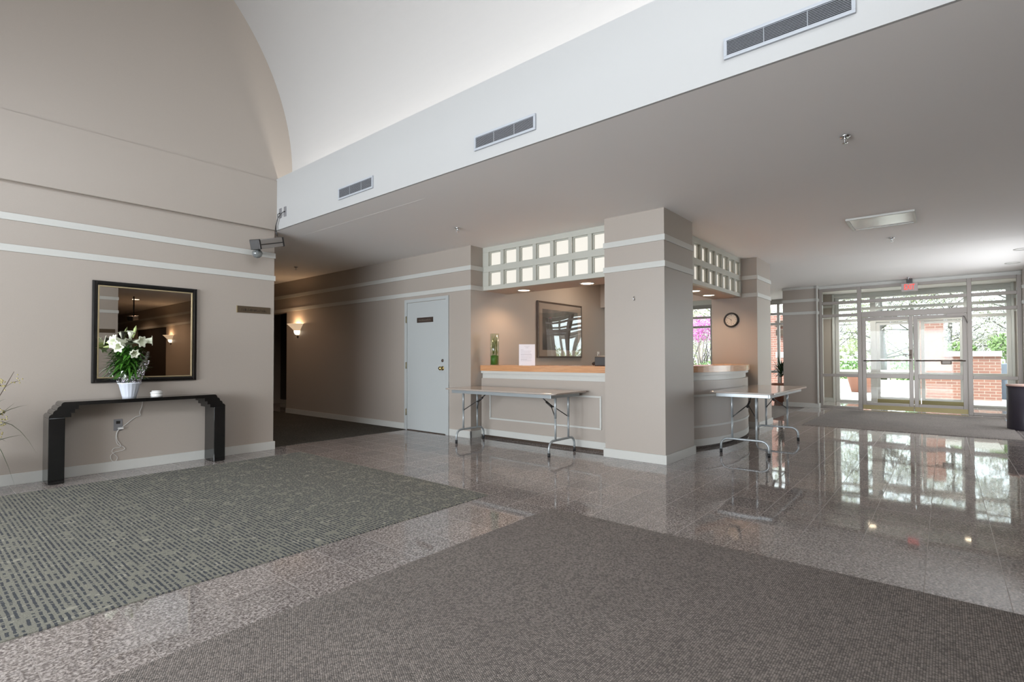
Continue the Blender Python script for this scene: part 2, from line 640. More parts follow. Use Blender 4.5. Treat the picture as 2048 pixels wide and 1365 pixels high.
struct('wall_reception_side', B(5.25 + .12, 5.17, 0, 9.7, 5.29, ZC), M['wall'], 'beige wall beside the reception desk with the framed print')
# opposite corridor, seen in the mirror
ow = MB()
ow.box(5.25, -5.2, 0, 5.37, -1.25, ZC)
ow.box(5.25, -8.2, 2.10, 5.37, -5.2, ZC)
ow.box(5.25, -13.1, 0, 5.37, -8.2, ZC)
ow.box(2.93, -13.1, 0, 3.05, -.87, ZC)
ow.box(2.93, -13.1, 0, 5.37, -13.0, ZC)
ow.box(6.4, -8.6, 0, 6.5, -4.9, ZC)
ow.box(5.37, -8.7, 0, 6.5, -8.6, ZC)
ow.box(5.37, -4.9, 0, 6.5, -4.8, ZC)
struct('wall_corridor_opposite', ow, M['wall'], 'corridor walls behind the camera, seen only in the mirror')
rw = MB()
rw.box(5.25, -1.37, 0, 8.6, -1.25, ZC)
rw.box(12.6, -1.37, 0, 13.3, -1.25, ZC)
rw.box(8.6, -1.37, 0, 12.6, -1.25, .3)
rw.box(8.6, -1.37, 2.42, 12.6, -1.25, ZC)
struct('wall_right', rw, M['wall'], 'beige right wall of the entrance lobby')

# pillars
struct('wall_pillar', B(5.26, 2.285, 0, 6.07, 3.01, ZC), M['wall'], 'square beige pillar standing before the reception counter', 'pillar')
struct('wall_pillar_clock', B(8.87, 2.30, 0, 9.70, 3.02, ZC), M['wall'], 'beige pillar holding the round clock', 'pillar')
struct('wall_pillar_entrance', B(13.3, 2.19, 0, 13.6, 2.89, ZC), M['wall'], 'beige pillar left of the glass entrance', 'pillar')
struct('wall_pillar_entrance_right', B(13.3, -1.7, 0, 13.6, -1.115, ZC), M['wall'], 'beige pillar right of the glass entrance', 'pillar')
vs_ = MB()
vs_.box(13.6, 2.50, 0, 15.4, 2.62, ZC)
vs_.box(15.4, 2.17, 0, 15.8, 2.62, ZC)
vs_.box(13.6, -1.62, 0, 15.4, -1.50, ZC)
vs_.box(15.4, -1.62, 0, 15.8, -1.12, ZC)
struct('wall_vestibule', vs_, M['wall'], 'beige side walls of the glass vestibule')
bm_ = B(8.87, 3.02, 2.12, 9.70, 5.17, ZC)
struct('wall_beam', bm_, M['wall'], 'beige ceiling beam behind the reception desk', 'beam')
bk = MB()
bk.box(9.58, 5.29, 0, 9.7, 7.0, ZC)
bk.box(9.58, 7.0, 0, 16, 7.12, ZC)
struct('wall_side_hall', bk, M['wall'], 'beige walls of the glazed side hall')
fw = MB()
fw.box(15.75, 2.62, 2.66, 15.95, 7.1, 3.0)
fw.box(15.5, -1.7, 2.66, 15.95, 2.62, 3.0)
fw.box(13.48, -1.2, 2.68, 13.6, 2.2, ZC)
struct('trim_header', fw, M['white'], 'white headers above the glazed walls', 'trim')

# reception soffit (underside z 2.12) and lintel backs
sf = MB()
sf.box(5.57, 3.01, 2.12, 6.05, 5.17, 2.15)
sf.box(6.02, 3.01, 2.15, 6.05, 5.17, ZC)
sf.box(6.07, 2.60, 2.12, 8.87, 3.00, 2.15)
sf.box(6.07, 2.97, 2.15, 8.87, 3.0, ZC)
struct('ceiling_soffit', sf, mat('soffit_paint', (.52, .47, .42), .6), 'dropped soffit over the reception counter', 'soffit')

# ------------------------------------------------------------------ trims and baseboards
T = .012


def run(name, m, z0, z1, rects, label, th=T):
    b = MB()
    for (x0, y0, x1, y1) in rects:
        b.box(x0, y0, z0, x1, y1, z1)
    struct(name, b, m, label, 'trim', .002)


def wrap(x0, y0, x1, y1, t, sides='NSEW'):
    """strips round a box footprint"""
    r = []
    if 'W' in sides: r.append((x0 - t, y0 - t, x0, y1 + t))
    if 'E' in sides: r.append((x1, y0 - t, x1 + t, y1 + t))
    if 'S' in sides: r.append((x0, y0 - t, x1, y0))
    if 'N' in sides: r.append((x0, y1, x1, y1 + t))
    return r


runs = {
    'mirror wall': [(-6, 6.475 - T, 3.05 + T, 6.475), (3.05, 6.475, 3.05 + T, 13.0)],
    'corridor door wall': [(5.25 - T, 5.17 - T, 5.25, 12.99), (5.25, 5.17 - T, 5.50, 5.17)],
    'square pillar by the counter': wrap(5.26, 2.285, 6.07, 3.01, T, 'WES') + [(5.26, 3.01, 5.5, 3.01 + T)],
    'clock pillar': [(8.87 - T, 2.30 - T, 8.87, 2.53), (8.87, 2.30 - T, 9.70 + T, 2.30), (9.70, 2.30, 9.70 + T, 3.02)],
    'pillar left of the entrance': wrap(13.3, 2.19, 13.6, 2.89, T, 'WS'),
    'pillar right of the entrance': [(13.3 - T, -1.25, 13.3, -1.115 + T), (13.3, -1.115, 13.6, -1.115 + T)],
    'right lobby wall': [(5.3, -1.25, 8.55, -1.25 + T), (12.62, -1.25, 13.28, -1.25 + T)],
    'vestibule walls': [(13.6, 2.50 - T, 15.4, 2.50), (15.4 - T, 2.17 - T, 15.4, 2.50 - T), (13.6, -1.50, 15.4, -1.5 + T), (15.4 - T, -1.5 + T, 15.4, -1.12 + T)],
    'wall behind the camera': [(-6, -.72, 3.05 + T, -.72 + T), (3.05, -12.9, 3.05 + T, -.72), (5.25 - T, -12.9, 5.25, -1.25)],
}
k = 1
for nm, rects in runs.items():
    run('trim_%d' % k, M['white'], 2.115, 2.18, rects, 'lower white wall strip on the ' + nm)
    run('trim_%d' % (k + 1), M['white'], 2.40, 2.465, rects, 'upper white wall strip on the ' + nm)
    k += 2
run('baseboard_left', M['white'], 0, .10, [(-6, 6.458, 3.067, 6.475), (3.05, 6.475, 3.067, 13.0)], 'white baseboard under the mirror wall')
run('baseboard_corridor', M['white'], 0, .10, [(5.233, 6.65, 5.25, 10.57), (5.233, 5.153, 5.25, 5.60), (5.233, 5.153, 5.46, 5.17), (5.233, 12.3, 5.25, 13)], 'white baseboard along the corridor door wall')
run('baseboard_pillar', M['white'], 0, .10, wrap(5.26, 2.285, 6.07, 3.01, .017, 'WES'), 'white baseboard round the square pillar')
run('baseboard_clock_pillar', M['white'], 0, .10, wrap(8.87, 2.30, 9.70, 3.02, .017, 'WES'), 'white baseboard round the clock pillar')
run('baseboard_entrance_pillar', M['white'], 0, .10, wrap(13.3, 2.19, 13.6, 2.89, .017, 'WS'), 'baseboard round the pillar left of the entrance')
run('baseboard_vestibule', M['white'], 0, .10, [(13.6, 2.483, 15.4, 2.50), (15.383, 2.16, 15.4, 2.5), (13.6, -1.5, 15.4, -1.483), (15.383, -1.5, 15.4, -1.12)], 'baseboards inside the vestibule')
run('baseboard_side_room', M['white'], 0, .10, [(6.28, 10.4, 6.3, 13.0)], 'baseboard in the dark side room')
run('baseboard_right', M['white'], 0, .10, [(5.3, -1.25, 13.28, -1.233)], 'baseboard of the right lobby wall')
run('trim_30', M['white'], .10, ZC, [(13.6 - .05, 2.175, 13.6 + .02, 2.19), (13.262, 2.175, 13.288, 2.20), (15.37, 2.155, 15.40, 2.20), (15.37, -1.15, 15.40, -1.105)], 'white corner battens at the vestibule')
run('trim_31', M['white'], 2.69, 2.745, wrap(13.3, 2.19, 13.6, 2.89, .012, 'WS') + [(13.46, -1.1, 13.49, 2.19)], 'white crown strip at the entrance ceiling')
run('trim_32', M['ceil'], 2.7492, 2.7499, [(9.55, -1.2, 9.56, 2.29), (3.4, 4.0, 3.41, 6.4)], 'fine ceiling seam across the lobby')
run('trim_33', M['ceil'], 2.7492, 2.7499, [(8.02, 2.0, 8.5, 2.006), (8.02, 2.0, 8.026, 2.28), (8.5, 2.0, 8.506, 2.28)], 'ceiling access panel edge by the clock pillar')

# ------------------------------------------------------------------ carpets
tag(B(-2.2, 2.915, 0, 3.165, 6.0, .006).build('carpet', M['green']), 'grey-green carpet with dark dashes in front of the console table', 'carpet')
tag(B(-2.2, -.6, 0, 3.185, 2.285, .008).build('floor_mat', M['mat']), 'large plain grey-brown loop mat in the foreground', 'mat')
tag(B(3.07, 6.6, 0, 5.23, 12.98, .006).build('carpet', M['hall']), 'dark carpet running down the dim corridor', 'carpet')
tag(B(9.78, -.81, 0, 13.08, 1.86, .008).build('floor_mat', M['mat2']), 'grey entrance mat in front of the glass doors', 'mat')
tag(B(9.85, 2.45, 0, 13.2, 6.9, .006).build('carpet', M['mat2']), 'pale grey carpet in the side hall past the clock pillar', 'carpet')
tag(B(3.07, -12.9, 0, 5.23, -1.3, .006).build('carpet', M['hall']), 'dark corridor carpet behind the camera', 'carpet')


# ------------------------------------------------------------------ glazed walls
def storefront(name, label, X, ys, doors, m, depth=.10, top=2.69, sill=.05, rows=(2.385, 2.32, 2.10, 2.035, .765, .70)):
    """ys: (y0, y1) of every upright, high y first; doors: index of the bay that holds doors (or None)"""
    t = thing(name, label, 'window', (X, ys[0][1], 0), None, 'structure')
    fr = MB()
    hd = depth / 2
    for (a, b) in ys:
        fr.box(X - hd, a, 0, X + hd, b, top)
    panes = []
    for i in range(len(ys) - 1):
        hi, lo = ys[i][0], ys[i + 1][1]
        fr.box(X - hd, lo, top - .07, X + hd, hi, top)
        fr.box(X - hd, lo, rows[1], X + hd, hi, rows[0])
        if i == doors:
            fr.box(X - hd, lo, 2.0, X + hd, hi, 2.12)
            zs = [(rows[0], top - .07), (2.12, rows[1])]
        else:
            fr.box(X - hd, lo, rows[3], X + hd, hi, rows[2])
            fr.box(X - hd, lo, rows[5], X + hd, hi, rows[4])
            fr.box(X - hd, lo, 0, X + hd, hi, sill)
            zs = [(rows[0], top - .07), (rows[2], rows[1]), (rows[4], rows[3]), (sill, rows[5])]
        panes += [(lo, z0, hi, z1) for z0, z1 in zs]
    fr.build('window_frame', m, t, .004)
    for (y0, z0, y1, z1) in panes:
        B(X - .004, y0 - .005, z0 - .005, X + .004, y1 + .005, z1 + .005).build('glass_pane', M['glass'], t)
    return t


def entrance_door(name, label, X, y0, y1, m, hinge_high, extras=()):
    t = thing(name, label, 'door', (X, (y0 + y1) / 2, 0), 'glass entrance doors', 'structure')
    h = .022
    fr = MB()
    fr.box(X - h, y0, .012, X + h, y0 + .07, 1.993)
    fr.box(X - h, y1 - .07, .012, X + h, y1, 1.993)
    fr.box(X - h, y0 + .07, 1.925, X + h, y1 - .07, 1.993)
    fr.box(X - h, y0 + .07, .685, X + h, y1 - .07, .775)
    fr.box(X - h, y0 + .07, .012, X + h, y1 - .07, .16)
    fr.build('door_frame', m, t, .004)
    B(X - .004, y0 + .065, .77, X + .004, y1 - .065, 1.93).build('glass_pane', M['glass'], t)
    B(X - .004, y0 + .065, .155, X + .004, y1 - .065, .69).build('glass_pane', M['glass'], t)
    B(X - h - .006, y0 + .004, .012, X - h, y1 - .004, .105).build('kick_plate', M['brass_dull'], t, .002)
    pb = MB().tube([(X - h - .05, y0 + .03, 1.06), (X - h - .05, y1 - .03, 1.06)], .012, 8)
    pb.tube([(X - h, y0 + .035, 1.06), (X - h - .05, y0 + .035, 1.06)], .010, 8)
    pb.tube([(X - h, y1 - .035, 1.06), (X - h - .05, y1 - .035, 1.06)], .010, 8)
    p = pb.build('push_bar', M['bronze'], t)
    if 'latch' in extras:
        b = MB().box(X - h - .075, y0 + .235, .985, X - h - .025, y0 + .405, 1.075)
        b.build('latch_box', M['bronze'], p, .006)
        B(X - h - .078, y0 + .26, 1.0, X - h - .075, y0 + .38, 1.055).build('latch_label', mat('pale_latch_label', (.3, .27, .24), .5), p)
    if 'lever' in extras:
        b = MB().tube([(X - h, y0 + .035, 1.18), (X - h - .045, y0 + .035, 1.18), (X - h - .045, y0 + .16, 1.185)], .009, 8)
        b.box(X - h - .012, y0 + .015, 1.10, X - h, y0 + .055, 1.29)
        b.build('lever_handle', M['bronze'], t)
    if 'closer' in extras:
        c = MB().box(X - h - .05, y0 + .04, 1.95, X - h, y0 + .30, 2.0)
        c.tube([(X - h - .03, y0 + .05, 1.95), (X - h - .05, y0 + .0, 1.86), (X - h - .02, y0 - .01, 1.80), (X - h - .01, y0 + .01, 1.88)], .009, 8)
        c.build('door_closer', M['alu'], t)
    return t


storefront('window_1', 'inner glazed entrance wall with its transoms and sidelights', 13.54,
           [(2.12, 2.185), (1.385, 1.46), (-.415, -.345), (-1.115, -1.05)], 1, M['alu'])
entrance_door('door_2', 'left inner glass entrance door with a small lever handle', 13.54, .505, 1.38, M['alu'], True, ('lever',))
entrance_door('door_3', 'right inner glass entrance door with a box on its push bar', 13.54, -.34, .492, M['alu'], False, ('latch', 'closer'))
storefront('window_2', 'outer glazed entrance wall across the vestibule', 15.62,
           [(2.08, 2.16), (1.30, 1.42), (-.42, -.34), (-1.115, -1.04)], 1, M['alu_out'])
entrance_door('door_4', 'left outer glass entrance door beyond the vestibule', 15.62, .45, 1.295, M['alu_out'], True)
entrance_door('door_5', 'right outer glass entrance door beyond the vestibule', 15.62, -.335, .435, M['alu_out'], False)
storefront('window_3', 'glazed side wall showing brick and pink blossom', 15.85,
           [(6.93, 7.0), (6.1, 6.17), (5.365, 5.425), (4.5, 4.56), (3.525, 3.585), (2.62, 2.68)], None, M['alu_out'])
# unseen window assumed behind the camera, added to frame the daylight lamp
wb = thing('assumed_rear_window', 'unseen tall windows assumed in the wall behind the camera for daylight', 'window', (-6.05, 2.9, .35), None, 'structure')
fb = MB()
for y in (-.3, .96, 2.24, 3.52, 4.8, 6.03):
    fb.box(-6.09, y, .35, -6.01, y + .07, 2.6)
for z in (.35, 1.9, 2.53):
    fb.box(-6.085, -.3, z, -6.015, 6.1, z + .07)
fb.build('window_frame', M['alu'], wb)

wb = thing('added_side_window', 'unseen window added in the right lobby wall to light the lobby', 'window', (10.6, -1.31, .3), None, 'structure')  # invented opening for the lobby fill, out of view
fb = MB()
for x in (8.6, 9.91, 11.23, 12.54):
    fb.box(x, -1.35, .3, x + .06, -1.27, 2.42)
for z in (.3, 2.36):
    fb.box(8.6, -1.345, z, 12.6, -1.275, z + .06)
fb.build('window_frame', M['alu'], wb)

wb = thing('added_high_window', 'unseen high window added in the end wall to light the lunette', 'window', (.4, -.78, 3.6), None, 'structure')  # invented opening for the lunette fill, out of view
fb = MB()
for x in (-1.4, -.23, .97, 2.15):
    fb.box(x, -.86, 3.6, x + .05, -.82, 5.3)
for z in (3.6, 5.25):
    fb.box(-1.4, -.86, z, 2.2, -.82, z + .05)
fb.build('window_frame', M['alu'], wb)
t = thing('dark_doorway', 'panels in the corridor doorway behind the camera, coloured as its darkness', 'door', (5.3, -6.7, 0), None, 'structure')
for y0, y1 in ((-8.19, -6.705), (-6.695, -5.21)):
    B(5.28, y0, .01, 5.32, y1, 2.09).build('door_leaf', mat('doorway_shade', (.018, .011, .008), .5), t, .003)  # near-black colour paints the shade inside the doorway

# ------------------------------------------------------------------ white office door
t = thing('door_1', 'white flush door with a small dark name plate in the corridor wall', 'door', (5.25, 6.13, 0), None, 'structure')
fr = MB()
fr.box(5.228, 6.58, 0, 5.262, 6.64, 2.068)
fr.box(5.228, 5.615, 0, 5.262, 5.675, 2.068)
fr.box(5.228, 5.675, 2.018, 5.262, 6.58, 2.068)
fr.build('door_frame', M['door'], t, .003)
B(5.238, 5.68, .012, 5.255, 6.575, 2.012).build('door_leaf', M['door'], t, .002)
for z in (1.70, .97, .23):
    MB().tube([(5.224, 6.588, z), (5.224, 6.588, z + .105)], .009, 8).build('hinge', M['brass_dull'], t)
kx = Matrix.Translation((5.24, 5.745, .985)) @ Matrix.Rotation(-PI / 2, 4, 'Y')
MB().lathe([(.001, 0), (.032, 0), (.032, .006), (.011, .010), (.010, .03), (.027, .045), (.030, .06), (.020, .072), (.001, .075)], mx=kx).build('door_knob', M['brass'], t)
MB().lathe([(.001, 0), (.024, 0), (.021, .012), (.001, .014)], mx=Matrix.Translation((5.24, 5.745, 1.10)) @ Matrix.Rotation(-PI / 2, 4, 'Y')).build('deadbolt', M['bronze'], t)
pl = B(5.232, 5.957, 1.690, 5.238, 6.333, 1.768).build('name_plate', mat('dark_brown_plate', (.05, .035, .028), .4), t)
mk = MB()
yy = 6.29
random.seed(3)
while yy > 6.0:
    w = random.choice((.010, .014, .018))
    h = random.choice((.018, .026, .022))
    mk.box(5.2305, yy - w, 1.716, 5.2322, yy, 1.716 + .006)
    mk.box(5.2305, yy - .004, 1.716, 5.2322, yy, 1.716 + h)
    if random.random() < .5:
        mk.box(5.2305, yy - w, 1.716 + h - .005, 5.2322, yy, 1.716 + h)
    yy -= w + .006
mk.build('plate_lettering', M['plaque_pale'], pl)
B(5.23, 5.68, 0, 5.27, 6.575, .010).build('threshold', M['bronze'], t)


# ------------------------------------------------------------------ lit lattice screens
def screen(name, label, axis, plane, a0, a1, first, pitch, cnt, ow, back):
    """axis 'Y': screen runs along Y at x=plane ; axis 'X': along X at y=plane. first = start of first opening"""
    t = thing(name, label, 'screen', (plane, (a0 + a1) / 2, 2.12) if axis == 'Y' else ((a0 + a1) / 2, plane, 2.12), 'lit lattice screens over the counter')
    rows = ((2.18, 2.385), (2.47, 2.675))

    def bx(mb, u0, z0, u1, z1, d0, d1):
        if axis == 'Y':
            mb.box(plane + d0, u0, z0, plane + d1, u1, z1)
        else:
            mb.box(u0, plane + d0, z0, u1, plane + d1, z1)
    fr = MB()
    z = 2.12
    for (r0, r1) in rows:
        bx(fr, a0, z, a1, r0, 0, .07)
        z = r1
    bx(fr, a0, z, a1, ZC, 0, .07)
    us = [(first + i * pitch, first + i * pitch + ow) for i in range(cnt)]
    u = a0
    for (s, e) in us:
        for (r0, r1) in rows:
            bx(fr, u, r0, s, r1, 0, .07)
        u = e
    for (r0, r1) in rows:
        bx(fr, u, r0, a1, r1, 0, .07)
    fr.build('lattice_frame', M['cream'], t, .003)
    # thin inner moulding round every opening
    for (r0, r1) in rows:
        for (s, e) in us:
            p = MB()
            bx(p, s - .003, r0 - .003, e + .003, r1 + .003, .055, .066)
            pane = p.build('frosted_pane', M['frost'], t)
            q = MB()
            bx(q, s, r0, s + .012, r1, .03, .056)
            bx(q, e - .012, r0, e, r1, .03, .056)
            bx(q, s + .012, r0, e - .012, r0 + .012, .03, .056)
            bx(q, s + .012, r1 - .012, e - .012, r1, .03, .056)
            q.build('pane_bead', M['cream'], pane)
    return t


screen('lattice_screen', 'white lattice screen with lit frosted panes between corridor corner and pillar', 'Y', 5.50, 3.01, 5.17, 3.094, .2885, 7, .232, .07)
screen('lattice_screen', 'lattice screen with lit panes between square pillar and clock pillar', 'X', 2.53, 6.07, 8.87, 6.19, .2955, 9, .235, .07)

# ------------------------------------------------------------------ reception counter
t = thing('reception_counter', 'built-in reception counter with orange wood top and curved right end', 'counter', (5.6, 4, 0))
CX, CY = 7.47, 5.125


def arc(R, n=28):
    """points of the bowed right part, from the square pillar to the clock pillar"""
    pts = []
    x0, x1 = 6.095, 8.85
    for i in range(n + 1):
        x = x0 + (x1 - x0) * i / n
        pts.append((x, CY - math.sqrt(R * R - (x - CX) ** 2)))
    return pts


def counter_slab(mb, front, R, z0, z1, depth):
    mb.box(front, 3.03, z0, front + depth, 5.165, z1)
    o = arc(R)
    inn = [(x, max(y + depth, y + depth)) for x, y in o]
    n = len(o)
    for i in range(n - 1):
        q = [o[i], o[i + 1], inn[i + 1], inn[i]]
        vs = [(p[0], p[1], z0) for p in q] + [(p[0], p[1], z1) for p in q]
        fs = [(3, 2, 1, 0), (4, 5, 6, 7), (0, 1, 5, 4), (2, 3, 7, 6)]
        if i == 0: fs.append((0, 4, 7, 3))
        if i == n - 2: fs.append((1, 2, 6, 5))
        mb.add(vs, fs)
    return mb


wt = counter_slab(MB(), 5.44, 2.975, .953, 1.033, .52)
wt.build('wood_top', M['wood'], t)
counter_slab(MB(), 5.455, 2.955, .918, .953, .2).build('ledge', M['white'], t)
counter_slab(MB(), 5.49, 2.92, .848, .918, .2).build('ledge_band', M['white'], t)
counter_slab(MB(), 5.465, 2.95, .12, .848, .2).build('counter_front', M['wall'], t)
counter_slab(MB(), 5.455, 2.955, .035, .12, .2).build('counter_base', M['white'], t)
counter_slab(MB(), 5.50, 2.84, .0, .035, .15).build('toe_kick', M['bronze'], t)
fm = MB()
for (y0, z0, y1, z1) in ((3.175, .65, 5.0, .675), (3.175, .265, 5.0, .29), (3.175, .29, 3.20, .65), (4.975, .29, 5.0, .65)):
    fm.box(5.452, y0, z0, 5.467, y1, z1)
fm.build('panel_moulding', M['white'], t, .004)
fm = MB()
o1, o2 = arc(2.962, 60), arc(2.948, 60)
for (z0, z1) in ((.65, .675), (.265, .29)):
    for i in range(4, 57):
        q = [o1[i], o1[i + 1], o2[i + 1], o2[i]]
        fm.add([(p[0], p[1], z0) for p in q] + [(p[0], p[1], z1) for p in q], [(3, 2, 1, 0), (4, 5, 6, 7), (0, 1, 5, 4), (2, 3, 7, 6)])
for i in (4, 56):
    q = [o1[i], o1[i + 1], o2[i + 1], o2[i]]
    fm.add([(p[0], p[1], .29) for p in q] + [(p[0], p[1], .65) for p in q], [(0, 1, 5, 4), (0, 4, 7, 3), (1, 2, 6, 5), (2, 3, 7, 6)])
fm.build('panel_moulding', M['white'], t)


# ------------------------------------------------------------------ folding tables
def folding_table(name, label, cx, cy, rotz, L=1.81, W=.71, H=.737):
    t = thing(name, label, 'table', (0, 0, 0), 'folding tables by the counter')
    # corners rounded
    pts = []
    r = .05
    for (sx, sy, a0) in ((1, 1, 0), (-1, 1, 90), (-1, -1, 180), (1, -1, 270)):
        for k in range(6):
            a = math.radians(a0 + 18 * k)
            pts.append((sx * (L / 2 - r) + r * math.cos(a), sy * (W / 2 - r) + r * math.sin(a)))
    MB().prism(pts, H - .02, H, 'Z').build('tabletop', M['lam'], t, .004)
    ap = MB()
    a, b = L / 2 - .09, W / 2 - .055
    for (x0, y0, x1, y1) in ((-a, -b, a, -b + .02), (-a, b - .02, a, b), (-a, -b + .02, -a + .02, b - .02), (a - .02, -b + .02, a, b - .02)):
        ap.box(x0, y0, H - .065, x1, y1, H - .02)
    ap.build('apron', M['steel'], t, .003)
    for s in (-1, 1):
        x = s * .76
        u = MB()
        pth = [(x, -.265, .02), (x, -.265, .09)]
        for k in range(1, 7):
            an = math.radians(90 * k / 6)
            pth.append((x, -.265 + .085 * (1 - math.cos(an)), .09 + .085 * math.sin(an)))
        pth2 = [(x, -q[1], q[2]) for q in reversed(pth)]
        u.tube(pth + pth2, .0135, 10)
        for y in (-.135, .135):
            u.tube([(x, y, .175), (x, y, .45)], .0125, 10)
            u.tube([(x, y, .43), (x, y, H - .03)], .0145, 10)
        leg = u.build('leg_frame', M['steel'], t)
        for y in (-.265, .265):
            MB().lathe([(.001, 0), (.016, 0), (.017, .045), (.001, .045)], c=(x, y, 0), n=12).build('rubber_foot', M['rubber'], leg)
        br = MB()
        for y in (-.135, .135):
            br.tube([(x, y, .43), (x - s * .15, y * .08, .56), (x - s * .22, 0, .60)], .006, 6)
        br.tube([(x - s * .14, 0, .545), (x - s * .23, 0, .605)], .014, 8)
        br.tube([(x - s * .22, 0, .60), (x - s * .36, 0, H - .03)], .007, 6)
        br.build('leg_brace', M['dark'], t)
    t.location = (cx, cy, 0)
    t.rotation_euler = (0, 0, rotz)
    return t


folding_table('folding_table', 'grey folding table standing in front of the straight counter and white door', 5.08, 4.25, PI / 2)
folding_table('folding_table', 'folding table standing by the curved counter past the square pillar', 7.145, 1.812, 0)

# ------------------------------------------------------------------ console table and what stands on it
prof = [(.885, 0), (.885, .603)]
x, z = .885, .603
for k in range(4):
    for j in range(1, 6):
        a = PI / 2 * j / 5
        prof.append((x + .028 * (1 - math.cos(a)), z + .035 * math.sin(a)))
    x += .028
    z += .035
inner = [(1.000, 0), (1.000, .603), (1.042, .603), (1.042, .638), (1.069, .638), (1.069, .673), (1.096, .673), (1.096, .708)]
mir = lambda q: (3.258 - q[0], q[1])
poly_l = prof + [mir(q) for q in reversed(prof)] + [mir(q) for q in inner] + inner[::-1]
t = thing('console_table', 'long black lacquer console table with stepped corners under the mirror', 'table', (1.63, 6.32, 0))
# top and legs as convex strips so that the stepped profile stays clean
top = MB()
Y0, Y1 = 6.18, 6.452
left_out = prof[1:]
hs = MB()
# leg
for s in (0, 1):
    g = (lambda q: q) if s == 0 else mir
    lg = MB()
    a, b = g((.885, 0)), g((1.0, .603))
    lg.box(a[0], Y0, .004, b[0], Y1, .603)
    lg.build('leg', M['black'], t, .006, 3)
    x, z = .885, .603
    for k in range(4):
        pts = [(x, z)]
        for j in range(1, 7):
            an = PI / 2 * j / 6
            pts.append((x + .028 * (1 - math.cos(an)), z + .035 * math.sin(an)))
        ix = (1.042, 1.069, 1.096, 1.63)[k]
        pts += [(ix, z + .035), (ix, z)]
        top.prism([g(q) for q in pts], Y0, Y1, 'Y')
        x += .028
        z += .035
top.build('stepped_top', M['black'], t)

# easter lily in white pot
PX, PY, PZ = 1.516, 6.32, .7432
t = thing('potted_lily', 'potted white lily wrapped in clear film, standing on the console table', 'plant', (PX, PY, PZ))
MB().lathe([(.001, 0), (.058, 0), (.060, .022), (.062, .024), (.088, .140), (.098, .145), (.100, .155), (.092, .155), (.080, .14), (.001, .13)],
           c=(PX, PY, PZ), n=64, rfun=lambda a, z: 1 + (.025 * math.cos(16 * a) if .02 < z < .142 else 0)).build('pot', M['pot'], t)
random.seed(11)
st = MB()
lf = MB()
stems = []
for k in range(5):
    a = 2 * PI * k / 5 + .4
    top_ = Vector((PX + .05 * math.cos(a), PY + .04 * math.sin(a), PZ + .50 + .05 * random.random()))
    base = Vector((PX + .025 * math.cos(a), PY + .025 * math.sin(a), PZ + .12))
    stems.append((base, top_))
    st.tube([base, (base + top_) / 2 + Vector((.01, 0, 0)), top_], .005, 6)
    for j in range(62):
        f = j / 62
        q = base.lerp(top_, .30 + .66 * f)
        an = j * 2.4 + k
        L = .185 * (1 - .45 * f) * random.uniform(.8, 1.15)
        dx, dy = math.cos(an), math.sin(an) * .7
        dr = random.uniform(.0, .55)
        pts = [q + Vector((dx * L * s, dy * L * s, L * (dr * s * 1.6 - .75 * s * s * (1 if dr < .2 else .6)))) for s in (0, .3, .6, .85, 1)]
        for p in pts:
            p.y = min(p.y, 6.437)
            p.z = max(p.z, PZ + .19)
        lf.blade(pts, [.004, .0095, .010, .006, .0008], fold=.25)
st.build('stem', M['leaf'], t)
lf.build('foliage', M['leaf'], t)


def trumpet(name, base, d, L, R, parent, m):
    d = Vector(d).normalized()
    mx = Matrix.Translation(base) @ d.to_track_quat('Z', 'Y').to_matrix().to_4x4()
    prof = [(.006, 0), (.012, .2 * L), (.018, .5 * L), (.028, .75 * L), (R * .75, .93 * L), (R * 1.05, .99 * L), (R * 1.2, .95 * L)]
    return MB().lathe(prof, n=36, mx=mx, rfun=lambda a, z: 1 + (.20 * math.cos(6 * a) if z > .8 * L else 0)).build(name, m, parent)


for (b, d, L, R) in (((PX - .04, PY - .03, 1.30), (-1, -.55, .02), .15, .047), ((PX - .06, PY - .05, 1.285), (-.8, -.9, -.35), .12, .043),
                     ((PX - .02, PY, 1.31), (-.9, -.2, .15), .13, .04),
                     ((PX + .035, PY - .02, 1.32), (1, -.25, .03), .15, .042), ((PX + .02, PY - .03, 1.31), (.5, -.85, .0), .11, .045),
                     ((PX - .01, PY - .05, 1.21), (.2, -1, -.25), .10, .035), ((PX, PY, 1.34), (.05, -.3, 1), .08, .03)):
    trumpet('flower', Vector(b), d, L, R, t, M['petal'])
for (b, d) in (((PX - .10, PY - .02, 1.27), (-1, -.2, -.15)), ((PX - .08, PY - .04, 1.29), (-1, -.1, .05)), ((PX + .02, PY - .02, 1.35), (.2, 0, 1))):
    b, d = Vector(b), Vector(d).normalized()
    MB().tube([b, b + d * .04, b + d * .09, b + d * .13], [.004, .012, .014, .002], 8).build('bud', M['bud'], t)
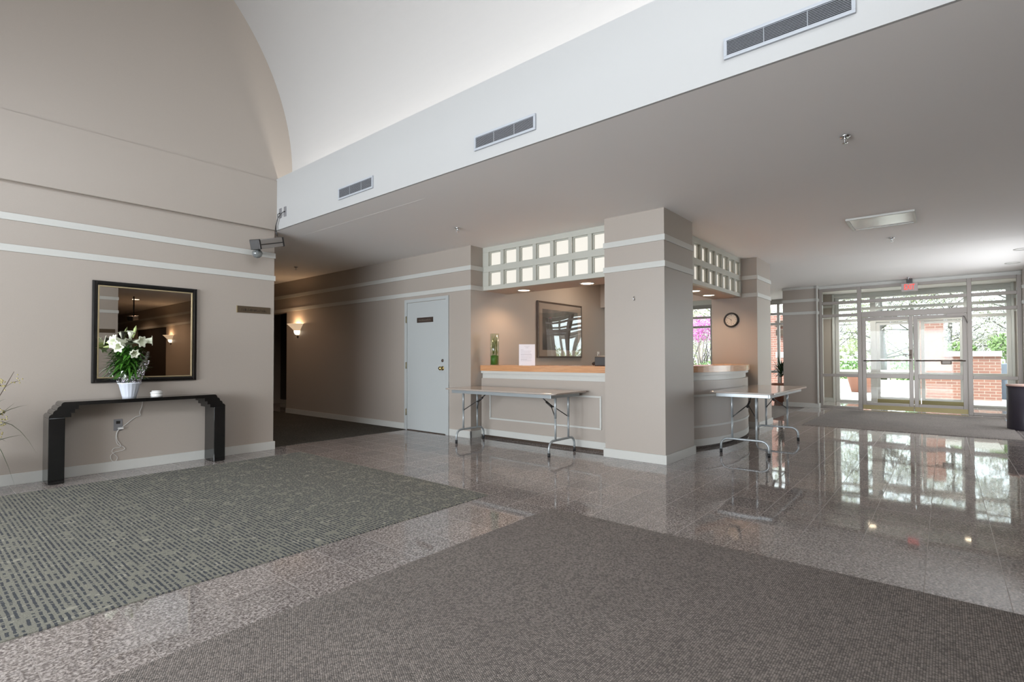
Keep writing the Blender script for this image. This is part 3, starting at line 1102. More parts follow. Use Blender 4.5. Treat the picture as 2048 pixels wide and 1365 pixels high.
# crumpled clear film
random.seed(5)
cw = MB()
nn_, mm = 40, 9
vs, fs = [], []
for i in range(mm):
    f = i / (mm - 1)
    for k in range(nn_):
        a = 2 * PI * k / nn_
        side = max(0, math.cos(a - .0))
        hgt = .13 + f * (.10 + .20 * side + .05 * math.sin(5 * a))
        r = .075 + f * (.045 + .05 * side) + random.uniform(-.009, .009) * (1 if i else .2)
        vs.append((PX + r * math.cos(a), min(PY + r * math.sin(a) * .9, 6.44), PZ + hgt + random.uniform(-.008, .008)))
for i in range(mm - 1):
    for k in range(nn_):
        fs.append((i * nn_ + k, i * nn_ + (k + 1) % nn_, (i + 1) * nn_ + (k + 1) % nn_, (i + 1) * nn_ + k))
cw.add(vs, fs)
cw.build('film_wrap', M['cello'], t)
dots = MB()
for k in range(90):
    a = random.uniform(-2.6, 1.5)
    f = random.random()
    side = max(0, math.cos(a))
    r = .082 + f * (.045 + .05 * side)
    h = .13 + f * (.10 + .18 * side)
    q = Vector((PX + r * math.cos(a), min(PY - abs(r * math.sin(a)) * .95, 6.43), PZ + h))
    s = random.uniform(.003, .007)
    dots.lathe([(.0005, 0), (s, .001), (.0005, .002)], n=8, mx=Matrix.Translation(q) @ Matrix.Rotation(PI / 2, 4, 'X') @ Matrix.Rotation(random.uniform(-.6, .6), 4, 'Y'))
dots.build('foil_dots', mat('iridescent_foil', (.80, .74, .84), .2, .1), t)['kind'] = 'stuff'

t = thing('lidded_dish', 'small round white dish with a lid, right of the lily pot', 'dish', (1.745, 6.30, PZ))
MB().lathe([(.001, 0), (.050, 0), (.052, .008), (.052, .030), (.050, .034), (.001, .034)], c=(1.745, 6.30, PZ), n=32).build('dish', M['plastic'], t)
MB().lathe([(.001, .034), (.056, .035), (.056, .048), (.045, .052), (.043, .064), (.001, .066)], c=(1.745, 6.30, PZ), n=32).build('lid', M['plastic'], t)

# framed mirror
t = thing('wall_mirror', 'large mirror in a black and gilt frame above the console table', 'mirror', (1.70, 6.46, 1.41))
X0, X1, Z0, Z1 = 1.235, 2.168, .898, 1.921


def picture_frame(mb, x0, x1, z0, z1, w, y0, y1):
    mb.box(x0, y0, z0, x0 + w, y1, z1)
    mb.box(x1 - w, y0, z0, x1, y1, z1)
    mb.box(x0 + w, y0, z0, x1 - w, y1, z0 + w)
    mb.box(x0 + w, y0, z1 - w, x1 - w, y1, z1)
    return mb


fm = MB()
for i, (w, y) in enumerate(((.046, 6.450), (.034, 6.443), (.022, 6.437), (.010, 6.443))):
    picture_frame(fm, X0 + (.046 - w) * .4, X1 - (.046 - w) * .4, Z0 + (.046 - w) * .4, Z1 - (.046 - w) * .4, w, y, 6.475)
fm.build('outer_frame', M['black'], t, .002)
picture_frame(MB(), X0 + .044, X1 - .044, Z0 + .044, Z1 - .044, .013, 6.447, 6.474).build('gilt_slip', M['gold'], t, .002)
mg = B(X0 + .04, 6.456, Z0 + .04, X1 - .04, 6.470, Z1 - .04).build('mirror_glass', M['mirror'], t)

# bronze plaque on the mirror wall
t = thing('wall_plaque', 'small bronze plaque on the mirror wall near its corner', 'sign', (2.80, 6.47, 1.73))
B(2.607, 6.466, 1.692, 3.0, 6.475, 1.772).build('plate', M['plaque'], t)
B(2.600, 6.466, 1.690, 2.607, 6.476, 1.774).build('plate_edge', M['gold'], t)
mk = MB()
random.seed(21)
xx = 2.655
while xx < 2.95:
    w = random.choice((.012, .016, .010))
    mk.box(xx, 6.4645, 1.712, xx + .004, 6.4662, 1.712 + random.choice((.022, .03, .036)))
    mk.box(xx, 6.4645, 1.712 + random.choice((0, .014, .024)), xx + w, 6.4662, 1.718 + random.choice((0, .014, .024)))
    xx += w + .008
mk.build('engraved_lettering', M['plaque_mark'], t)

t = thing('wall_plaque', 'bronze plaque on the end wall behind the camera, seen only in the mirror', 'sign', (2.80, -.715, 1.73))
B(2.607, -.72, 1.692, 3.0, -.711, 1.772).build('plate', M['plaque'], t)

# outlet, plug and cord
t = thing('wall_outlet', 'grey wall outlet under the console table', 'outlet', (1.46, 6.475, .466))
B(1.423, 6.469, .408, 1.497, 6.475, .523).build('cover_plate', M['greyplate'], t, .002)
B(1.443, 6.467, .475, 1.478, 6.4695, .505).build('socket', M['dark'], t, .002)
t = thing('plug_cord', 'thin white cord looping from the plug in the outlet', 'cord', (1.48, 6.45, .43))
MB().box(1.455, 6.435, .420, 1.500, 6.469, .440).build('plug', M['plastic'], t, .006)
cd = []
for q in ((1.478, .43), (1.45, .40), (1.44, .34), (1.455, .27), (1.50, .24), (1.515, .215), (1.49, .20), (1.43, .19), (1.40, .16), (1.41, .11), (1.44, .10), (1.455, .135), (1.43, .17), (1.41, .20), (1.425, .23), (1.47, .235), (1.48, .26), (1.45, .32), (1.455, .40), (1.53, .47), (1.60, .53), (1.645, .545), (1.64, .58), (1.66, .64), (1.665, .700)):
    cd.append((q[0], 6.462, q[1]))
sm = []
for i in range(len(cd) - 1):
    p0, p1, p2, p3 = (Vector(cd[max(0, min(len(cd) - 1, i + j))]) for j in (-1, 0, 1, 2))
    for s in (0, .25, .5, .75):
        sm.append(.5 * ((2 * p1) + (-p0 + p2) * s + (2 * p0 - 5 * p1 + 4 * p2 - p3) * s * s + (-p0 + 3 * p1 - 3 * p2 + p3) * s ** 3))
MB().tube(sm, .0022, 6).build('cord', M['plastic'], t)


# ------------------------------------------------------------------ vent grilles on the fascia
def vent(label, y0, y1, z0, z1):
    t = thing('vent_grille', label, 'vent', (3.05, (y0 + y1) / 2, (z0 + z1) / 2), 'vent grilles on the white fascia')
    B(3.046, y0 + .01, z0 + .01, 3.0495, y1 - .01, z1 - .01).build('backing', M['vent_dark'], t)
    fr = MB()
    w = .018
    fr.box(3.034, y0, z0, 3.05, y1, z0 + w)
    fr.box(3.034, y0, z1 - w, 3.05, y1, z1)
    fr.box(3.034, y0, z0 + w, 3.05, y0 + w, z1 - w)
    fr.box(3.034, y1 - w, z0 + w, 3.05, y1, z1 - w)
    fr.build('frame', M['ventframe'], t, .002)
    sl = MB()
    nsl = 10
    for i in range(nsl):
        z = z0 + w + (z1 - z0 - 2 * w) * (i + .5) / nsl
        sl.add([(3.046, y0 + w, z + .002), (3.037, y0 + w, z - .003), (3.037, y1 - w, z - .003), (3.046, y1 - w, z + .002),
                (3.046, y0 + w, z + .0035), (3.037, y0 + w, z - .0015), (3.037, y1 - w, z - .0015), (3.046, y1 - w, z + .0035)],
               [(0, 3, 2, 1), (4, 5, 6, 7), (0, 1, 5, 4), (1, 2, 6, 5), (2, 3, 7, 6), (3, 0, 4, 7)])
    m = max(2, int((y1 - y0) / .2))
    for i in range(1, m):
        y = y0 + (y1 - y0) * i / m
        sl.box(3.043, y - .002, z0 + w, 3.0455, y + .002, z1 - w)
    sl.build('slats', M['slat'], t)


vent('smallest-looking vent grille on the fascia, nearest the mirror wall', 4.364, 4.992, 2.845, 2.972)
vent('middle vent grille of the three on the white fascia', 2.317, 2.951, 2.845, 2.968)
vent('nearest and largest-looking vent grille, at the top edge of the photo', .315, .952, 2.853, 2.975)

# cable plates and surveillance camera
for nm, lab, y0, y1 in (('a', 'left of the two small grey cable plates on the fascia', 6.285, 6.345), ('b', 'right of the two small grey cable plates on the fascia', 6.165, 6.225)):
    t = thing('cable_plate', lab, 'wall plate', (3.05, (y0 + y1) / 2, 2.95), 'cable plates on the fascia')
    B(3.044, y0, 2.885, 3.05, y1, 3.008).build('plate', M['greyplate'], t, .002)
    MB().tube([(3.044, (y0 + y1) / 2, 2.945), (3.036, (y0 + y1) / 2, 2.945)], .008, 8).build('cable_gland', M['dark'], t)


def cctv(label, fc, rc, up_to, base, cable=None, wall_rod=False):
    t = thing('surveillance_camera', label, 'camera', rc)
    fc, rc = Vector(fc), Vector(rc)
    d = (fc - rc).normalized()
    s = d.cross(Vector((0, 0, 1))).normalized()
    u = s.cross(d)
    L = (fc - rc).length
    mx = Matrix((s, d, u)).transposed().to_4x4()
    mx = Matrix.Translation(rc) @ mx
    MB().box(-.062, .02, -.055, .062, L - .02, .055, mx).build('housing', mat('grey_camera_housing', (.36, .34, .32), .35, .3), t, .008)
    MB().box(-.0635, .02, -.012, .0635, L - .02, .0, mx).build('side_stripe', M['dark'], t)
    MB().box(-.066, L - .02, -.059, .066, L + .012, .059, mx).build('front_bezel', M['dark'], t, .008)
    MB().box(-.054, L + .012, -.047, .054, L + .014, .047, mx).build('front_glass', mat('dark_lens_glass', (.025, .023, .022), .15), t)
    MB().box(-.064, -.006, -.057, .064, .02, .057, mx).build('rear_cap', M['dark'], t, .006)
    return t, mx


t, mx = cctv('grey surveillance camera mounted at the corner of the mirror wall', (2.665, 6.13, 2.465), (3.045, 6.33, 2.590), None, None)
b = Vector((2.74, 6.25, 2.39))
MB().lathe([(.001, -.058), (.03, -.05), (.05, -.03), (.058, 0), (.052, .025), (.036, .045), (.001, .05)], c=b, n=24).build('mount_dome', mat('clear_grey_dome', (.30, .32, .32), .08, 0, Transmission_Weight=.6), t)
MB().tube([b + Vector((.0, .0, .02)), (2.79, 6.30, 2.42), (2.80, 6.470, 2.43)], .010, 8).build('mount_arm', M['steel'], t)
t = thing('camera_cable', 'two twisted black cables from the cable plates down to the surveillance camera', 'cable', (3.04, 6.35, 2.8))
for (y, o) in ((6.315, 0), (6.195, .012)):
    MB().tube([(3.036, y, 2.945), (3.02, y + .015, 2.93), (3.022, 6.33, 2.875 + o), (3.025, 6.38 + o, 2.80), (3.022 - o, 6.37, 2.74), (3.025, 6.35 + o * .5, 2.66)], .0045, 6).build('cable', M['dark'], t)
t, mx = cctv('dark surveillance camera hanging in the corridor reflected in the mirror', (3.80, -2.95, 2.16), (4.0, -3.25, 2.21), None, None)
MB().tube([(3.92, -3.13, 2.24), (3.92, -3.13, 2.749)], .015, 8).build('hanging_rod', M['dark'], t)

# ------------------------------------------------------------------ ceiling fixtures
t = thing('ceiling_light_panel', 'square recessed ceiling light, switched off, above the lobby', 'ceiling light', (7.42, .55, 2.745))
fr = MB()
x0, x1, y0, y1 = 7.10, 7.74, .23, .87
w = .03
fr.box(x0, y0, 2.728, x1, y0 + w, 2.75)
fr.box(x0, y1 - w, 2.728, x1, y1, 2.75)
fr.box(x0, y0 + w, 2.728, x0 + w, y1 - w, 2.75)
fr.box(x1 - w, y0 + w, 2.728, x1, y1 - w, 2.75)
fr.build('frame', M['white'], t, .002)
B(x0 + w, y0 + w, 2.738, x1 - w, y1 - w, 2.749).build('diffuser', mat('prismatic_diffuser', (.50, .46, .43), .22), t)

t0 = thing('sprinkler_head', 'chrome sprinkler head in the ceiling nearest the camera', 'sprinkler', (4.413, .535, 2.75), 'ceiling sprinklers')
MB().lathe([(.001, -.001), (.034, -.001), (.036, -.004), (.030, -.012), (.001, -.012)], c=(0, 0, 0), n=24).build('escutcheon', M['chrome'], None).parent = t0
b = MB().lathe([(.001, -.012), (.010, -.012), (.010, -.030), (.001, -.030)], n=12)
b.tube([(.008, 0, -.028), (.016, 0, -.04), (.004, 0, -.052)], .003, 6)
b.tube([(-.008, 0, -.028), (-.016, 0, -.04), (-.004, 0, -.052)], .003, 6)
b.lathe([(.001, -.052), (.019, -.052), (.019, -.054), (.001, -.054)], n=12)
b.build('deflector', M['chrome'], None).parent = t0
for (x, y, lab) in ((8.616, .531, 'sprinkler head past the square ceiling light'), (13.1, .545, 'sprinkler head in front of the exit sign'),
                    (4.437, 4.597, 'sprinkler head above the folding table by the white door'), (4.493, 8.725, 'sprinkler head in the dim corridor ceiling')):
    dup(t0, (x, y, 2.75), 0, lab)


def can(label, x, y, z, lit, r=.085, group='recessed downlights', tint=(1, .66, .42)):
    t = thing('recessed_downlight', label, 'ceiling light', (x, y, z), group)
    MB().lathe([(r, -.001), (r + .016, -.001), (r + .016, -.006), (r + .012, -.008), (r, -.006)], c=(x, y, z), n=32).build('trim_ring', M['white'], t)
    MB().lathe([(.001, -.0015), (r, -.0015)], c=(x, y, z), n=32).build('lamp_face', M['bulb'] if lit else mat('unlit_reflector', (.82, .80, .77), .5), t)
    if lit:
        o = lamp('downlight_lamp', 'SPOT', (x, y, z - .03), lit, tint, (0, 0, -1), spot_size=math.radians(150), spot_blend=.6, shadow_soft_size=.06)
    return t


can('lit downlight in the soffit above the glass vase', 5.84, 4.67, 2.12, 15)
can('lit downlight in the soffit beside the square pillar', 5.84, 3.60, 2.12, 15)
can('left lit downlight in the soffit above the curved counter', 7.54, 2.82, 2.12, 13)
can('lit downlight in the soffit next to the clock pillar', 8.21, 2.84, 2.12, 13)
can('unlit downlight in the lobby ceiling nearer the entrance', 12.27, -.91, 2.75, 0)
can('unlit downlight in the lobby ceiling at the right edge', 10.78, -.91, 2.75, 0)
can('lit downlight in the corridor ceiling past the mirror wall', 4.15, 9.9, 2.75, 16)
can('lit downlight in the corridor behind the camera', 4.15, -3.9, 2.75, 40)
can('second lit downlight in the corridor behind the camera', 4.15, -6.9, 2.75, 40)
can('right downlight in the vestibule ceiling, lit as an added fill', 14.6, -.35, 2.75, 60, tint=(1, .96, .93))  # both vestibule spots are fill added to brighten the vestibule
can('left downlight in the vestibule ceiling, lit as an added fill', 14.6, 1.35, 2.75, 60, tint=(1, .96, .93))
lamp('reception_room_lamp', 'AREA', (7.6, 4.3, 2.7), 12, (1, .80, .62), (0, 0, -1), size=.6)


def sconce(label, y):
    t = thing('wall_sconce', label, 'wall lamp', (5.25, y, 1.7), 'corridor sconces')
    mx = Matrix.Translation((5.247, y, 0))
    a0, a1 = PI / 2, 3 * PI / 2
    MB().lathe([(.078, 1.70), (.10, 1.725), (.20, 1.825), (.215, 1.832), (.205, 1.838), (.09, 1.735), (.07, 1.71)], n=20, mx=mx, a0=a0, a1=a1).build('upper_bowl', M['sconce_glass'], t)
    MB().lathe([(.028, 1.615), (.055, 1.625), (.076, 1.66), (.080, 1.702), (.070, 1.712)], n=20, mx=mx, a0=a0, a1=a1).build('lower_bowl', M['sconce_bulb'], t)
    MB().lathe([(.001, 1.55), (.022, 1.56), (.030, 1.615), (.001, 1.618)], n=16, mx=mx, a0=a0, a1=a1).build('finial', M['bronze'], t)
    lamp('sconce_lamp', 'POINT', (5.15, y, 1.80), 4.0, (1, .66, .38), shadow_soft_size=.04)
    return t


sconce('lit half-bowl sconce on the corridor wall left of the white door', 10.09)
sconce('lit half-bowl sconce on the opposite corridor wall, seen in the mirror', -4.75)

# exit sign
t = thing('exit_sign', 'lit red exit sign hanging above the glass entrance doors', 'sign', (13.36, .54, 2.75))
B(13.34, .405, 2.49, 13.375, .672, 2.655).build('sign_body', mat('silver_sign_face', (.38, .34, .33), .4), t, .004)
B(13.335, .49, 2.655, 13.38, .59, 2.749).build('ceiling_mount', M['dark'], t)


def text(name, body, size, m, parent, mx, ext=.002):
    cu = bpy.data.curves.new(name, 'FONT')
    cu.body = body
    cu.size = size
    cu.extrude = ext
    cu.offset = size * (.012 if size < .1 else -.004)
    cu.align_x = 'CENTER'
    cu.align_y = 'CENTER'
    cu.materials.append(m)
    o = bpy.data.objects.new(name, cu)
    COL.objects.link(o)
    bpy.context.view_layer.update()
    me = bpy.data.meshes.new_from_object(o.evaluated_get(bpy.context.evaluated_depsgraph_get()))
    me.transform(mx)
    bpy.data.objects.remove(o)
    bpy.data.curves.remove(cu)
    o = bpy.data.objects.new(name, me)
    COL.objects.link(o)
    o.parent = parent
    o.matrix_parent_inverse = parent.matrix_basis.inverted()
    return o


mxs = Matrix(((0, 0, -1, 13.338), (-1, 0, 0, .540), (0, 1, 0, 2.572), (0, 0, 0, 1)))
text('exit_lettering', 'EXIT', .19, M['exit_red'], t, mxs @ Matrix.Diagonal((.46, .86, 1, 1)))

# wall clock
t = thing('wall_clock', 'round black-rimmed wall clock on the clock pillar', 'clock', (8.86, 2.697, 1.757))
cmx = Matrix.Translation((8.868, 2.697, 1.757)) @ Matrix.Rotation(-PI / 2, 4, 'Y')
MB().lathe([(.001, 0), (.120, 0), (.122, .02), (.112, .038), (.096, .040), (.094, .018)], n=48, mx=cmx).build('rim', M['dark'], t)
fc = MB().lathe([(.001, .018), (.096, .018)], n=48, mx=cmx).build('dial', mat('ivory_clock_face', (.56, .50, .42), .35), t)
xf = 8.868 - .0195
for h in range(1, 13):
    a = math.radians(30 * h)
    # looking at the clock, +Y is to the left
    m4 = Matrix(((0, 0, -1, xf), (-1, 0, 0, 2.697 - .074 * math.sin(a)), (0, 1, 0, 1.757 + .074 * math.cos(a)), (0, 0, 0, 1)))
    text('numeral', str(h), .026, M['dark'], t, m4, .0003)


def hand(ang, L, w, nm):
    a = math.radians(ang)
    d = Vector((0, -math.sin(a), math.cos(a)))
    s = Vector((0, math.cos(a), math.sin(a)))
    c = Vector((xf - .002, 2.697, 1.757))
    p = [c - d * .012 - s * w, c - d * .012 + s * w, c + d * L + s * w * .5, c + d * L - s * w * .5]
    MB().add([q for q in p] + [q + Vector((-.0015, 0, 0)) for q in p], [(0, 1, 2, 3), (7, 6, 5, 4), (0, 4, 5, 1), (1, 5, 6, 2), (2, 6, 7, 3), (3, 7, 4, 0)]).build(nm, M['dark'], t)


hand(308, .060, .0035, 'hour_hand')
hand(180, .072, .0022, 'minute_hand')

# framed print behind the reception
t = thing('framed_print', 'large framed print under reflective glazing on the wall behind the counter', 'picture', (7.46, 5.16, 1.6))
picture_frame(MB(), 6.795, 8.14, 1.14, 2.09, .026, 5.135, 5.169).build('frame', M['bronze'], t, .003)
picture_frame(MB(), 6.82, 8.115, 1.165, 2.065, .105, 5.145, 5.165).build('mount_board', mat('tan_mount_board', (.40, .33, .27), .7), t)
pr = mat('muted_print', (.07, .065, .06), .6)
tt = NT(pr)
p_, n_ = tt.pos()
tt.l(tt.ramp(tt.noise(p_, 4, 4), [(.3, (.035, .035, .035)), (.6, (.12, .11, .10)), (.8, (.22, .20, .18))]), tt.b.inputs['Base Color'])
B(6.92, 5.15, 1.265, 8.015, 5.163, 1.965).build('print', pr, t)
# acrylic glazing bowed a little, as in the photograph
gz = MB()
N1, N2 = 36, 26
vs, fs = [], []
for i in range(N1 + 1):
    for j in range(N2 + 1):
        a, b_ = i / N1, j / N2
        bow = .010 * math.sin(PI * a) * (1 - b_) ** .8 + .002 * math.sin(2 * PI * a) * math.sin(PI * b_)
        vs.append((6.822 + a * 1.291, 5.139 - bow * .0 + .004 * 0 - bow, 1.166 + b_ * .898))
for i in range(N1):
    for j in range(N2):
        a = i * (N2 + 1) + j
        fs.append((a, a + 1, a + N2 + 2, a + N2 + 1))
gz.add(vs, fs, True)
acr = glass('bowed_acrylic', (.92, .92, .92), 1.0, .22)
gz.build('glazing', acr, t)

# light switch by the phone
t = thing('light_switch', 'light switch plate on the wall right of the framed print', 'switch', (8.77, 5.165, 1.2))
B(8.735, 5.160, 1.135, 8.805, 5.169, 1.255).build('plate', M['plastic'], t, .002)
B(8.763, 5.154, 1.180, 8.777, 5.160, 1.205).build('toggle', M['bronze'], t)

# things on the counter
VX, VY, VZ = 5.53, 4.965, 1.033
t = thing('glass_vase', 'tall clear glass cylinder vase with green stems on the counter', 'vase', (VX, VY, VZ))
MB().lathe([(.001, .004), (.058, .004), (.060, .02), (.060, .455), (.065, .455), (.065, 0), (.001, 0)], c=(VX, VY, VZ), n=40).build('vase_glass', M['vaseglass'], t)
MB().lathe([(.001, .008), (.056, .008), (.056, .135), (.03, .145), (.001, .14)], c=(VX, VY, VZ), n=24, rfun=lambda a, z: 1 + .03 * math.sin(9 * a)).build('moss', M['water'], t)
random.seed(9)
lf = MB()
for k in range(26):
    a = random.uniform(0, 2 * PI)
    r = random.uniform(.01, .045)
    z0 = random.uniform(.12, .34)
    q = Vector((VX + r * math.cos(a), VY + r * math.sin(a), VZ + z0))
    lf.blade([q, q + Vector((.008 * math.cos(a * 3), .012 * math.sin(a * 2), .04)), q + Vector((.0, .01 * math.sin(a), .09))], [.002, .007, .001], up=(math.cos(a), math.sin(a), .1), fold=.2)
for k in range(7):
    a = k * .9
    lf.tube([(VX + .03 * math.cos(a), VY + .03 * math.sin(a), VZ + .1), (VX + .035 * math.cos(a + .5), VY + .035 * math.sin(a + .5), VZ + .42)], .0025, 5)
lf.build('stems', mat('olive_stems', (.16, .17, .04), .6), t)

t = thing('notice_sheet', 'white printed notice standing on the counter beside the framed print', 'notice', (5.53, 4.37, 1.033))
sm_ = Matrix.Translation((5.53, 4.372, 1.033)) @ Matrix.Rotation(math.radians(36), 4, 'Z') @ Matrix.Rotation(math.radians(5), 4, 'Y')
MB().box(-.001, -.110, .002, .001, .110, .292, sm_).build('paper_sheet', M['paper'], t)
ln = MB()
random.seed(4)
for i, (z, w0, w1) in enumerate(((.262, -.035, .035), (.243, -.02, .02), (.215, .05, .085), (.195, -.06, .085), (.175, -.045, .085), (.155, -.06, .085), (.147, -.07, .085), (.128, -.065, .085), (.108, -.065, .085), (.088, -.06, .085), (.080, .0, .085), (.065, -.06, .085))):
    y = w1
    while y > w0:
        w = random.uniform(.008, .022)
        ln.box(-.0016, max(w0, y - w), z, -.001, y, z + .004, sm_)
        y -= w + .004
ln.build('printed_lines', M['ink'], t)
MB().box(0, -.06, 0, .07, .06, .004, Matrix.Translation((5.53, 4.372, 1.033)) @ Matrix.Rotation(math.radians(36), 4, 'Z')).build('easel_foot', M['plastic'], t)

t = thing('desk_phone', 'black desk phone on the counter, half hidden by the square pillar', 'phone', (5.80, 3.38, 1.033))
MB().prism([(5.72, 1.033), (5.92, 1.033), (5.92, 1.16), (5.84, 1.17), (5.72, 1.15)], 3.22, 3.425, 'Y').build('phone_base', M['dark'], t, .008)
MB().tube([(5.74, 3.455, 1.055), (5.76, 3.455, 1.07), (5.86, 3.455, 1.085), (5.89, 3.455, 1.065)], [.020, .022, .018, .022], 10).build('handset', M['dark'], t)
t = thing('office_chair', 'black office chair back showing between the square pillar and the window', 'chair', (8.2, 3.45, 0))
MB().lathe([(.001, 1.17), (.10, 1.165), (.17, 1.12), (.19, 1.0), (.18, .75), (.12, .62), (.001, .6)], c=(8.2, 3.22, 0), n=20, rfun=lambda a, z: abs(math.cos(a)) * .75 + .25).build('backrest', M['dark'], t)
MB().box(7.95, 3.25, .44, 8.45, 3.75, .52).build('seat', M['dark'], t, .03)
MB().tube([(8.2, 3.5, .06), (8.2, 3.5, .44)], .03, 10).tube([(8.2, 3.5, .4), (8.2, 3.24, .5), (8.2, 3.22, .7)], .02, 8).build('post', M['dark'], t)
for k in range(5):
    a = 2 * PI * k / 5
    MB().tube([(8.2, 3.5, .09), (8.2 + .27 * math.cos(a), 3.5 + .27 * math.sin(a), .055), (8.2 + .27 * math.cos(a), 3.5 + .27 * math.sin(a), .003)], .022, 8).build('leg', M['dark'], t)

# wall hook on the pillar
MBh = MB().tube([(5.259, 2.635, 1.82), (5.245, 2.635, 1.815), (5.240, 2.635, 1.79), (5.247, 2.635, 1.775), (5.252, 2.628, 1.79)], .0035, 6)
tag(MBh.build('wall_hook', M['chrome']), 'tiny metal hook on the face of the square pillar', 'hook')

# dark bin at the right edge
t = thing('waste_bin', 'round dark bin with a pale rim, cut by the right edge of the photo', 'bin', (11.3, -.985, 0))
MB().lathe([(.001, .0), (.245, .0), (.25, .02), (.25, .68), (.001, .68)], c=(11.3, -.985 - .0, 0), n=40).build('bin_body', M['binblack'], t)
MB().lathe([(.001, .68), (.256, .68), (.256, .705), (.001, .710)], c=(11.3, -.985, 0), n=40).build('rim', M['pinkedge'], t)

# ------------------------------------------------------------------ plants
random.seed(31)
t = thing('potted_grass_plant', 'wispy long-leaved plant with small pale flowers at the left edge', 'plant', (.30, 6.15, 0))
MB().lathe([(.001, 0), (.11, 0), (.15, .28), (.16, .28), (.16, .31), (.14, .31), (.13, .27), (.001, .26)], c=(.30, 6.15, 0), n=28).build('pot', M['terracotta'], t)


def long_leaf(mb, base, tip, rise, w, n=9):
    base, tip = Vector(base), Vector(tip)
    pts = []
    for i in range(n + 1):
        s = i / n
        q = base.lerp(tip, s)
        q.z += rise * 4 * s * (1 - s)
        pts.append(q)
    ws = [w * min(1, .5 + s * 2) * (1 - (i / n) ** 3) + .0006 for i, s in enumerate([j / n for j in range(n + 1)])]
    mb.blade(pts, ws, fold=.3)


Pb = Vector((.30, 6.15, .30))
lf = MB()
for (x, z, rise) in ((.745, .735, .10), (.715, .485, .04), (.665, .05, .36), (.80, .31, .30), (.66, .76, .02), (.64, .62, .05), (.60, .80, .1), (.62, .42, .12), (.45, .9, .1), (.2, .9, .2), (-.1, .6, .3), (0, .3, .4), (.35, .3, .5), (.5, .2, .45)):
    long_leaf(lf, Pb + Vector((random.uniform(-.04, .04), random.uniform(-.04, .04), 0)), (x, 6.15 + random.uniform(-.06, .12), z), rise, .019 if x < .7 else .017)
lf.build('foliage', M['leaf2'], t)
st = MB().tube([Pb, (.52, 6.16, .72), (.60, 6.17, .90), (.655, 6.18, 1.03)], [.004, .0035, .003, .0015], 6)
st.tube([Pb, (.45, 6.14, .7), (.57, 6.14, .92)], .003, 6)
st.tube([Pb, (.45, 6.14, .5), (.57, 6.14, .72)], .003, 6)
st.tube([(.60, 6.17, .90), (.65, 6.17, .94), (.69, 6.17, .95)], .0015, 5)
st.build('stem', mat('brown_stem', (.07, .05, .03), .6), t)
fl = MB()
for (cx_, cz_, nb) in ((.575, .93, 22), (.575, .68, 14), (.59, .60, 14), (.675, .95, 8), (.58, .50, 8)):
    for k in range(nb):
        q = Vector((cx_ + random.gauss(0, .017), 6.15 + random.gauss(0, .012), cz_ + random.gauss(0, .022)))
        fl.lathe([(.0005, -.007), (.007, 0), (.0005, .008)], c=q, n=6)
fl.build('flower_cluster', M['seed'], t)

t = thing('potted_palm', 'potted plant with dark strap leaves by the side hall window', 'plant', (14.55, 3.22, 0))
MB().lathe([(.001, 0), (.16, 0), (.21, .42), (.23, .42), (.23, .47), (.20, .47), (.19, .42), (.001, .42)], c=(14.55, 3.22, 0), n=28).build('pot', M['terracotta'], t)
lf = MB()
for k in range(60):
    a = random.uniform(0, 2 * PI)
    el = random.uniform(-.25, 1.3)
    L = random.uniform(.30, .46)
    b0 = Vector((14.55, 3.22, .60 + random.uniform(0, .25)))
    tip = b0 + Vector((math.cos(a) * math.cos(el) * L, math.sin(a) * math.cos(el) * L, math.sin(el) * L))
    long_leaf(lf, b0, tip, .05, .018)
lf.build('foliage', mat('dark_palm_leaf', (.03, .07, .025), .4), t)
MB().tube([(14.55, 3.22, .42), (14.55, 3.22, .9)], .02, 8).build('stem', M['bark'], t)

# ------------------------------------------------------------------ outside
struct('ground_paving', B(15.95, -14, -.12, 24.2, 22, -.02), M['paving'], 'bright paved terrace outside the entrance', 'ground')
struct('ground_lawn', B(24.2, -40, -.2, 75, 60, -.06), M['grass'], 'pale sunlit ground beyond the terrace', 'ground')
wl = MB()
wl.box(18.5, -1.12, -.02, 18.8, .02, 1.15)
wl.box(18.5, .02, -.02, 19.1, .60, 2.22)
struct('wall_outside', wl, M['brick'], 'red brick pier and low brick wall outside the entrance')
struct('trim_coping', B(18.46, -1.14, 1.15, 18.84, .02, 1.29), M['concrete'], 'pale coping on the low brick wall', 'trim')
struct('wall_outside', B(19.0, 3.2, -.02, 19.4, 5.35, 2.55), M['brick'], 'red brick wall outside the side hall window')
kb = MB().box(23.9, -6, -.02, 24.2, 14, .27)
struct('trim_curb', kb, M['concrete'], 'low concrete curb at the far edge of the terrace', 'trim')
rl = thing('terrace_railing', 'white horizontal railing at the far edge of the terrace', 'railing', (24, 3, .27))
for z in (.55, 1.0):
    B(24.02, -6, z, 24.08, 14, z + .10 if z < .9 else z + .07).build('rail', M['white'], rl)
for i in range(9):
    B(24.03, -5.6 + i * 2.4, .27, 24.07, -5.52 + i * 2.4, 1.02).build('post', M['white'], rl)
for lab, x, y in (('large terracotta planter on the terrace left of the entrance doors', 20.6, 2.12),):
    t = thing('terracotta_planter', lab, 'planter', (x, y, -.02))
    MB().lathe([(.001, 0), (.30, 0), (.42, .50), (.46, .50), (.46, .60), (.40, .60), (.38, .5), (.001, .5)], c=(x, y, -.02), n=32).build('pot', M['terracotta'], t)
for lab, y, z in (('upper dark lantern on the brick wall outside', 4.22, 2.16), ('lower dark lantern on the brick wall outside', 4.20, 1.86)):
    tag(B(18.86, y - .14, z, 19.0, y + .12, z + .2).build('wall_lantern', M['bronze'], None, .01), lab, 'lantern')
